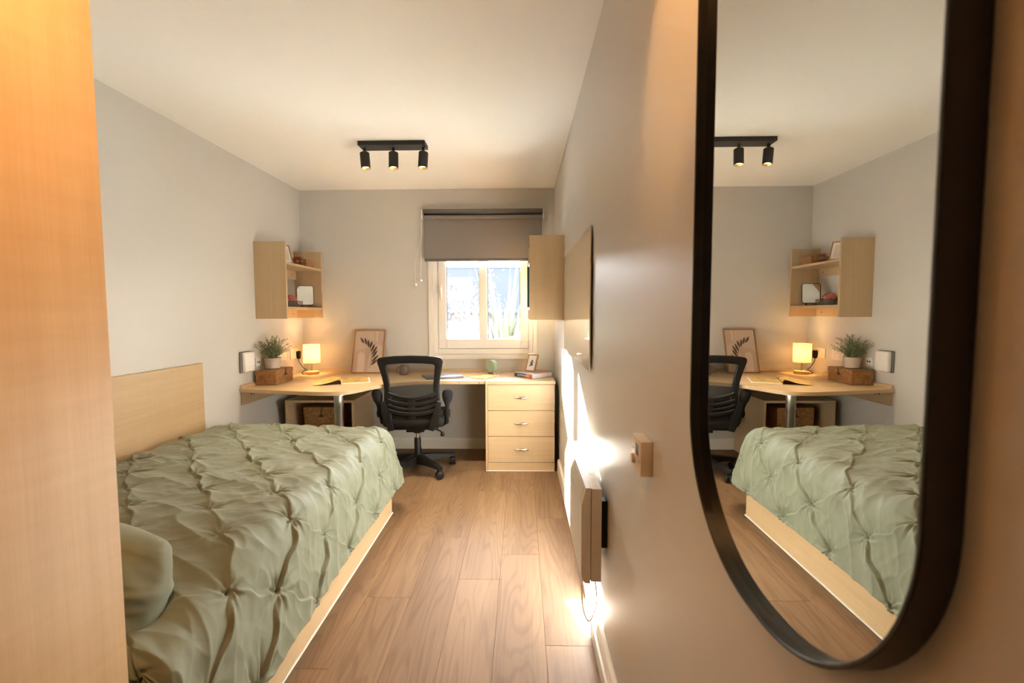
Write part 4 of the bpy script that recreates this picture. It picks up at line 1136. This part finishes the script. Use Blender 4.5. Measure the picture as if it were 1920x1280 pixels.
# see-through net
P = []
for i in range(17):
    row = []
    f = -1 + 2 * i / 16
    for j in range(15):
        z = 0.455 + (0.895 - 0.455) * j / 14
        hw = np.interp(z, iz, iw) + 0.008
        x = f * hw
        row.append((x, yb(z) + 0.010 + 0.012 * (1 - f * f), z))
    P.append(row)
link('back_net', grid_mesh('back_net', np.array(P)), net, ch, smooth=True, local=True, angle=180)
# lumbar ladder: curved bars and spine
def bar(z, sag, th, hw):
    pts = []
    for i in range(17):
        f = -1 + 2 * i / 16
        pts.append((f * hw, yb(z) - 0.012 - 0.012 * (1 - f * f), z - sag * (1 - f * f) + 0.0))
    bm = bmesh.new(); tube_bm(bm, pts, th, 8)
    for v in bm.verts:
        f = v.co.x / hw; zc_ = z - sag * (1 - f * f); v.co.z = zc_ + (v.co.z - zc_) * 1.5
    return link('lumbar_bar', bm_mesh(bm, 'lumbar_bar'), black_pl, ch, smooth=True, local=True)
bar(0.662, 0.036, 0.010, 0.178); bar(0.612, 0.032, 0.010, 0.182); bar(0.572, 0.032, 0.010, 0.182); bar(0.535, 0.030, 0.012, 0.178)
box('spine', -0.027, 0.027, yb(0.56) - 0.030, yb(0.56) - 0.010, 0.46, 0.638, black_pl, ch, bev=0.005, seg=2, local=True)
Pl = []
for i in range(13):
    f = -1 + 2 * i / 12; row = []
    for j in range(7):
        g = j / 6; z = 0.395 + 0.115 * g
        row.append((f * (0.175 + 0.01 * g), -0.185 - 0.040 * math.sin(PI * min(1, 0.15 + g)) * (1 - 0.4 * f * f), z))
    Pl.append(row)
o = link('lower_shell', grid_mesh('lower_shell', np.array(Pl)), black_pl, ch, smooth=True, local=True, angle=180)
sm = o.modifiers.new('thickness', 'SOLIDIFY'); sm.thickness = 0.012
# lumbar pad behind the bars
Pp = []
for i in range(13):
    f = -1 + 2 * i / 12
    Pp.append([(f * 0.165, yb(z) + 0.022, z) for z in np.linspace(0.47, 0.625, 6)])
o = link('lumbar_pad', grid_mesh('lumbar_pad', np.array(Pp)), net, ch, smooth=True, local=True, angle=180)
# seat
bm = bmesh.new(); bx(bm, -0.235, 0.235, -0.20, 0.25, 0.395, 0.475, 0.034, 4)
link('seat', bm_mesh(bm, 'seat'), black_fab, ch, smooth=True, local=True, angle=60)
box('seat_pan', -0.19, 0.19, -0.17, 0.20, 0.372, 0.396, black_pl, ch, bev=0.006, seg=2, local=True)
box('mechanism', -0.07, 0.07, -0.10, 0.10, 0.335, 0.372, black_pl, ch, bev=0.006, seg=2, local=True)
for s_ in (-1, 1):
    bm = bmesh.new()
    prof_b = [(s_ * 0.228, 0.600), (s_ * 0.200, 0.612), (s_ * 0.185, 0.57), (s_ * 0.160, 0.49), (s_ * 0.130, 0.388), (s_ * 0.170, 0.380), (s_ * 0.200, 0.45), (s_ * 0.222, 0.54)]
    prism_bm(bm, prof_b, -0.245, -0.222, 'XZ', 0.004)
    link('back_bracket', bm_mesh(bm, 'back_bracket'), black_pl, ch, smooth=True, local=True)
    # raised arm
    secs = [(0.470, 0.020, 0.022), (0.500, 0.020, 0.022), (0.545, 0.015, 0.018), (0.575, 0.020, 0.022), (0.605, 0.034, 0.026), (0.640, 0.041, 0.028), (0.668, 0.039, 0.026), (0.685, 0.030, 0.020), (0.692, 0.012, 0.008)]
    bm = bmesh.new(); rings = []
    for z, a, b in secs:
        rings.append([bm.verts.new((s_ * 0.262 + s_ * max(0, (z - 0.54)) * 0.06 + a * math.cos(2 * PI * k / 18), -0.135 - (z - 0.47) * 0.25 + b * math.sin(2 * PI * k / 18), z)) for k in range(18)])
    for i in range(len(rings) - 1):
        for k in range(18): bm.faces.new((rings[i][k], rings[i][(k + 1) % 18], rings[i + 1][(k + 1) % 18], rings[i + 1][k]))
    bm.faces.new(list(reversed(rings[0]))); bm.faces.new(rings[-1])
    arm = link('armrest', bm_mesh(bm, 'armrest'), black_fab, ch, smooth=True, local=True)
    lathe('arm_hinge', [(0.024, -0.026), (0.026, -0.022), (0.026, 0.022), (0.024, 0.026)], black_pl, arm, 20, loc=(s_ * 0.255, -0.135, 0.500), M=Matrix.Rotation(R(90), 4, 'Y'), local=True)
    tube('arm_post', [(s_ * 0.255, -0.13, 0.49), (s_ * 0.252, -0.11, 0.42), (s_ * 0.20, -0.08, 0.385)], [0.018, 0.016, 0.014], black_pl, ch, 10, local=True)
tube('tilt_lever', [(0.10, -0.06, 0.365), (0.20, -0.12, 0.352), (0.225, -0.15, 0.340)], 0.005, black_pl, ch, 8, local=True)
lathe('lever_knob', [(0.004, 0), (0.014, 0.006), (0.016, 0.02), (0.010, 0.036), (0.003, 0.038)], black_pl, ch, 14, loc=(0.222, -0.15, 0.315), local=True)
lathe('gas_lift', [(0.026, 0.065), (0.026, 0.265), (0.024, 0.268)], black_pl, ch, 24, local=True)
lathe('piston', [(0.014, 0.262), (0.014, 0.312)], chrome, ch, 20, local=True)
lathe('lift_collar', [(0.030, 0.310), (0.034, 0.316), (0.034, 0.338)], black_pl, ch, 24, local=True)
lathe('hub', [(0.034, 0.055), (0.044, 0.065), (0.046, 0.120), (0.036, 0.140)], black_pl, ch, 28, local=True)
def caster(ang):
    c = Vector((0.295 * math.cos(ang), 0.295 * math.sin(ang), 0))
    bm = bmesh.new(); 
    Mw = Matrix.Rotation(ang + R(70), 4, 'Z') @ Matrix.Rotation(R(90), 4, 'X')
    for off in (-0.0145, 0.0145):
        Mo = Matrix.Translation((0, 0, 0)) @ Mw @ Matrix.Translation((0, 0, off))
        lathe_bm(bm, [(0.022, -0.0115), (0.031, -0.008), (0.0325, 0), (0.031, 0.008), (0.022, 0.0115)], 22, c.x, c.y, 0.0328, M=Mo)
    o = link('caster', bm_mesh(bm, 'caster'), black_pl, ch, smooth=True, local=True)
    lathe('caster_stem', [(0.024, 0.050), (0.022, 0.066), (0.010, 0.072), (0.010, 0.094)], black_pl, o, 14, loc=(c.x, c.y, 0), local=True)
for k in range(5):
    a = R(-46 + 72 * k)
    d = Vector((math.cos(a), math.sin(a), 0)); w = Vector((-d.y, d.x, 0))
    bm = bmesh.new(); rings = []
    for tt, hw, zt, zb in ((0.02, 0.036, 0.138, 0.066), (0.10, 0.034, 0.132, 0.072), (0.20, 0.028, 0.118, 0.078), (0.28, 0.023, 0.106, 0.078), (0.312, 0.020, 0.100, 0.076)):
        c = d * tt
        rings.append([bm.verts.new(c + w * hw * sx + Vector((0, 0, z))) for sx, z in ((-1, zb), (-0.8, zt - 0.006), (-0.4, zt), (0.4, zt), (0.8, zt - 0.006), (1, zb))])
    for i in range(4):
        for j in range(6): bm.faces.new((rings[i][j], rings[i][(j + 1) % 6], rings[i + 1][(j + 1) % 6], rings[i + 1][j]))
    bm.faces.new(list(reversed(rings[0]))); bm.faces.new(rings[-1])
    link('base_arm', bm_mesh(bm, 'base_arm'), black_pl, ch, smooth=True, local=True)
    caster(a)

# ================================================================== outside the window
GZ = -0.35
grd_m = plain('outdoor_ground', (0.62, 0.59, 0.54), 0.95, vary=0.3, vscale=2)
gr = struct(box('ground', -30, 30, YB + 0.3, 60, GZ - 0.2, GZ, grd_m, bev=0))
def slate_mat():
    m, nt, b = _new('slate_roof')
    tc = nt.nodes.new('ShaderNodeTexCoord'); br = nt.nodes.new('ShaderNodeTexBrick')
    br.inputs['Color1'].default_value = (0.021, 0.0215, 0.0225, 1); br.inputs['Color2'].default_value = (0.019, 0.0195, 0.021, 1)
    br.inputs['Mortar'].default_value = (0.011, 0.0115, 0.0135, 1); br.inputs['Scale'].default_value = 1.0
    br.inputs['Brick Width'].default_value = 2.6; br.inputs['Row Height'].default_value = 0.105; br.inputs['Mortar Size'].default_value = 0.014
    nt.links.new(tc.outputs['Object'], br.inputs['Vector']); nt.links.new(br.outputs['Color'], b.inputs['Base Color'])
    b.inputs['Roughness'].default_value = 0.9; b.inputs['Specular IOR Level'].default_value = 0.1; return m
def brick_mat():
    m, nt, b = _new('dark_brick_wall')
    tc = nt.nodes.new('ShaderNodeTexCoord'); br = nt.nodes.new('ShaderNodeTexBrick')
    mp = nt.nodes.new('ShaderNodeMapping'); mp.inputs['Rotation'].default_value = (R(90), 0, 0)
    nt.links.new(tc.outputs['Object'], mp.inputs[0])
    br.inputs['Color1'].default_value = (0.04, 0.034, 0.038, 1); br.inputs['Color2'].default_value = (0.034, 0.031, 0.034, 1)
    br.inputs['Mortar'].default_value = (0.045, 0.043, 0.043, 1); br.inputs['Scale'].default_value = 1.0
    br.inputs['Brick Width'].default_value = 0.225; br.inputs['Row Height'].default_value = 0.075; br.inputs['Mortar Size'].default_value = 0.010
    nt.links.new(mp.outputs[0], br.inputs['Vector']); nt.links.new(br.outputs['Color'], b.inputs['Base Color'])
    b.inputs['Roughness'].default_value = 0.9; return m
hs = thing('neighbour_building', 'low building with slate roof seen through the window', 'building', (-2, 15, GZ))
box('wall', -14, 8, 13.2, 19.5, GZ, 1.36, brick_mat(), hs, bev=0)
# roof plane: local xy grid tilted
sl = slate_mat()
bm = bmesh.new(); Ls = math.hypot(3.4, 1.55)
bx(bm, -14.3, 8.3, 0, Ls, -0.06, 0.0)
ro = link('roof', bm_mesh(bm, 'roof'), sl, hs, local=True)
ro.matrix_parent_inverse = world_of(hs).inverted()
ro.location = (0, 12.9, 1.34); ro.rotation_euler = (math.atan2(1.55, 3.4), 0, 0)
bm = bmesh.new(); bx(bm, -14.3, 8.3, 0, Ls, -0.06, 0.0)
r2 = link('roof', bm_mesh(bm, 'roof'), sl, hs, local=True); r2.matrix_parent_inverse = world_of(hs).inverted()
r2.location = (0, 19.7, 1.34); r2.rotation_euler = (-math.atan2(1.55, 3.4), 0, PI); r2.rotation_euler = (math.atan2(1.55, 3.4), 0, PI)
tube('gutter', [(-14.3, 12.86, 1.30), (8.3, 12.86, 1.30)], 0.06, plain('grey_gutter', (0.03, 0.03, 0.033), 0.9, spec=0.1), hs, 10)
box('ridge', -14.3, 8.3, 16.2, 16.42, 2.84, 2.93, plain('ridge_tile', (0.16, 0.17, 0.21), 0.7), hs, bev=0.02)
sg = thing('sign_board', 'white sign board with dark letters seen through the left pane', 'sign', (-1.32, 9.2, GZ))
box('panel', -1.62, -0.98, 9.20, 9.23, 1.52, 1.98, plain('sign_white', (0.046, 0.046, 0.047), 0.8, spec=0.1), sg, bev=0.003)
box('post', -1.56, -1.51, 9.23, 9.28, GZ, 1.9, steel, sg, bev=0.002)
box('post', -1.09, -1.04, 9.23, 9.28, GZ, 1.9, steel, sg, bev=0.002)
tm_ = text_mesh('lettering', 'IN', 0.19, plain('sign_letter', (0.016, 0.0175, 0.02), 0.8, spec=0.1), None, Matrix.Translation((-1.375, 9.199, 1.76)) @ Matrix.Rotation(R(90), 4, 'X'), 0.001)
tm_.parent = sg; tm_.matrix_parent_inverse = world_of(sg).inverted()
flax_m = plain('flax_leaf', (0.030, 0.036, 0.0145), 0.6, vary=0.35, vscale=5)
flax_p = plain('flax_leaf_pale', (0.050, 0.049, 0.021), 0.6, vary=0.25, vscale=5)
def flax(label, x, y, n, h, spread, m, lean=0.0):
    t = thing('flax_plant', label, 'plant', (x, y, GZ))
    for k in range(n):
        a = random.uniform(0, 2 * PI); sp3 = random.uniform(0.1, 1.0) * spread; hh = h * random.uniform(0.6, 1.05); w = random.uniform(0.034, 0.058)
        d = Vector((math.cos(a), math.sin(a), 0)); d.x += lean; s2 = Vector((-d.y, d.x, 0)).normalized()
        droop = random.uniform(0.0, 0.55)
        bm = bmesh.new(); rows = []
        for i in range(9):
            tt = i / 8; c = d * (sp3 * tt ** 1.6) + Vector((0, 0, hh * (tt - droop * tt ** 3 * 0.75)))
            ww = w * (1 - tt ** 2.5) * (0.6 + 0.4 * min(1, tt * 4)) + 0.001
            rows.append([bm.verts.new(c + s2 * ww * f + Vector((0, 0, abs(f) * ww * 0.35))) for f in (-1, 0, 1)])
        for i in range(8):
            for j in range(2): bm.faces.new((rows[i][j], rows[i + 1][j], rows[i + 1][j + 1], rows[i][j + 1]))
        link('leaf', bm_mesh(bm, 'leaf'), m if random.random() < 0.6 else flax_p, t, smooth=True, local=True, angle=180)
flax('tall spiky flax plant outside the right window pane', -0.24, 6.5, 70, 2.45, 0.85, flax_m)
flax('smaller spiky flax plant at the far right outside the window', 0.15, 7.2, 40, 1.9, 0.7, flax_m)
flax('low flax plant outside the left window pane', -0.80, 6.1, 30, 1.55, 0.40, flax_p)
# autumn shrub
tr_ = thing('autumn_tree', 'small tree with sparse orange leaves outside the left pane', 'tree', (-0.98, 8.4, GZ))
bark = plain('bark', (0.12, 0.08, 0.06), 0.9)
bm = bmesh.new(); lm = bmesh.new()
tube_bm(bm, spline([(0, 0, 0), (0.03, 0, 0.6), (0.0, 0.02, 1.2), (-0.05, 0, 1.8)], 5), [0.035 - 0.0015 * i for i in range(16)], 8)
for k in range(26):
    z0 = random.uniform(0.8, 1.9); a = random.uniform(0, 6.28); l = random.uniform(0.35, 0.75)
    p0 = Vector((0, 0, z0)); p2 = p0 + Vector((math.cos(a) * l * 0.75, math.sin(a) * l * 0.75, l * 0.95)); p1 = (p0 + p2) / 2 + Vector((0, 0, -0.06))
    tube_bm(bm, [p0, p1, p2], [0.013, 0.008, 0.003], 5)
    for j in range(46):
        c = p1.lerp(p2, random.random()) + Vector([random.gauss(0, 0.11) for _ in range(3)]); s3 = random.uniform(0.016, 0.032)
        u = Vector([random.uniform(-1, 1) for _ in range(3)]).normalized(); v = u.orthogonal().normalized()
        lm.faces.new([lm.verts.new(c + q_) for q_ in (-u * s3, v * s3 * 0.6, u * s3, -v * s3 * 0.6)])
link('trunk', bm_mesh(bm, 'trunk'), bark, tr_, smooth=True, local=True)
f_ = link('foliage', bm_mesh(lm, 'foliage'), plain('autumn_leaf', (0.075, 0.045, 0.026), 0.7, vary=0.4, vscale=6), tr_, local=True); f_['kind'] = 'stuff'
def bush(label, x, y, r_, h, m, n=1500):
    t = thing('shrub', label, 'shrub', (x, y, GZ)); bm = bmesh.new()
    for k in range(n):
        c = Vector((random.gauss(0, r_ * 0.42), random.gauss(0, r_ * 0.3), h * random.random() ** 0.8)); s3 = random.uniform(0.02, 0.04)
        u = Vector([random.uniform(-1, 1) for _ in range(3)]).normalized(); v = u.orthogonal().normalized()
        bm.faces.new([bm.verts.new(c + q_) for q_ in (-u * s3, v * s3 * 0.5, u * s3, -v * s3 * 0.5)])
    f = link('foliage', bm_mesh(bm, 'foliage'), m, t, local=True); f['kind'] = 'stuff'
    bm = bmesh.new()
    for k in range(6): tube_bm(bm, [(0, 0, 0), (random.gauss(0, r_ * 0.3), random.gauss(0, r_ * 0.2), h * 0.8)], [0.012, 0.004], 5)
    link('stems', bm_mesh(bm, 'stems'), bark, t, local=True)
bush_m = plain('shrub_leaf', (0.06, 0.08, 0.035), 0.6, vary=0.4, vscale=6)
bush('dark green shrub behind the flax at the lower right of the window', 0.0, 9.0, 0.9, 1.35, bush_m)
bush('pale low shrub at the bottom of the left window pane', -0.62, 5.4, 0.35, 1.48, plain('pale_shrub_leaf', (0.06, 0.06, 0.03), 0.6, vary=0.3, vscale=6), 900)
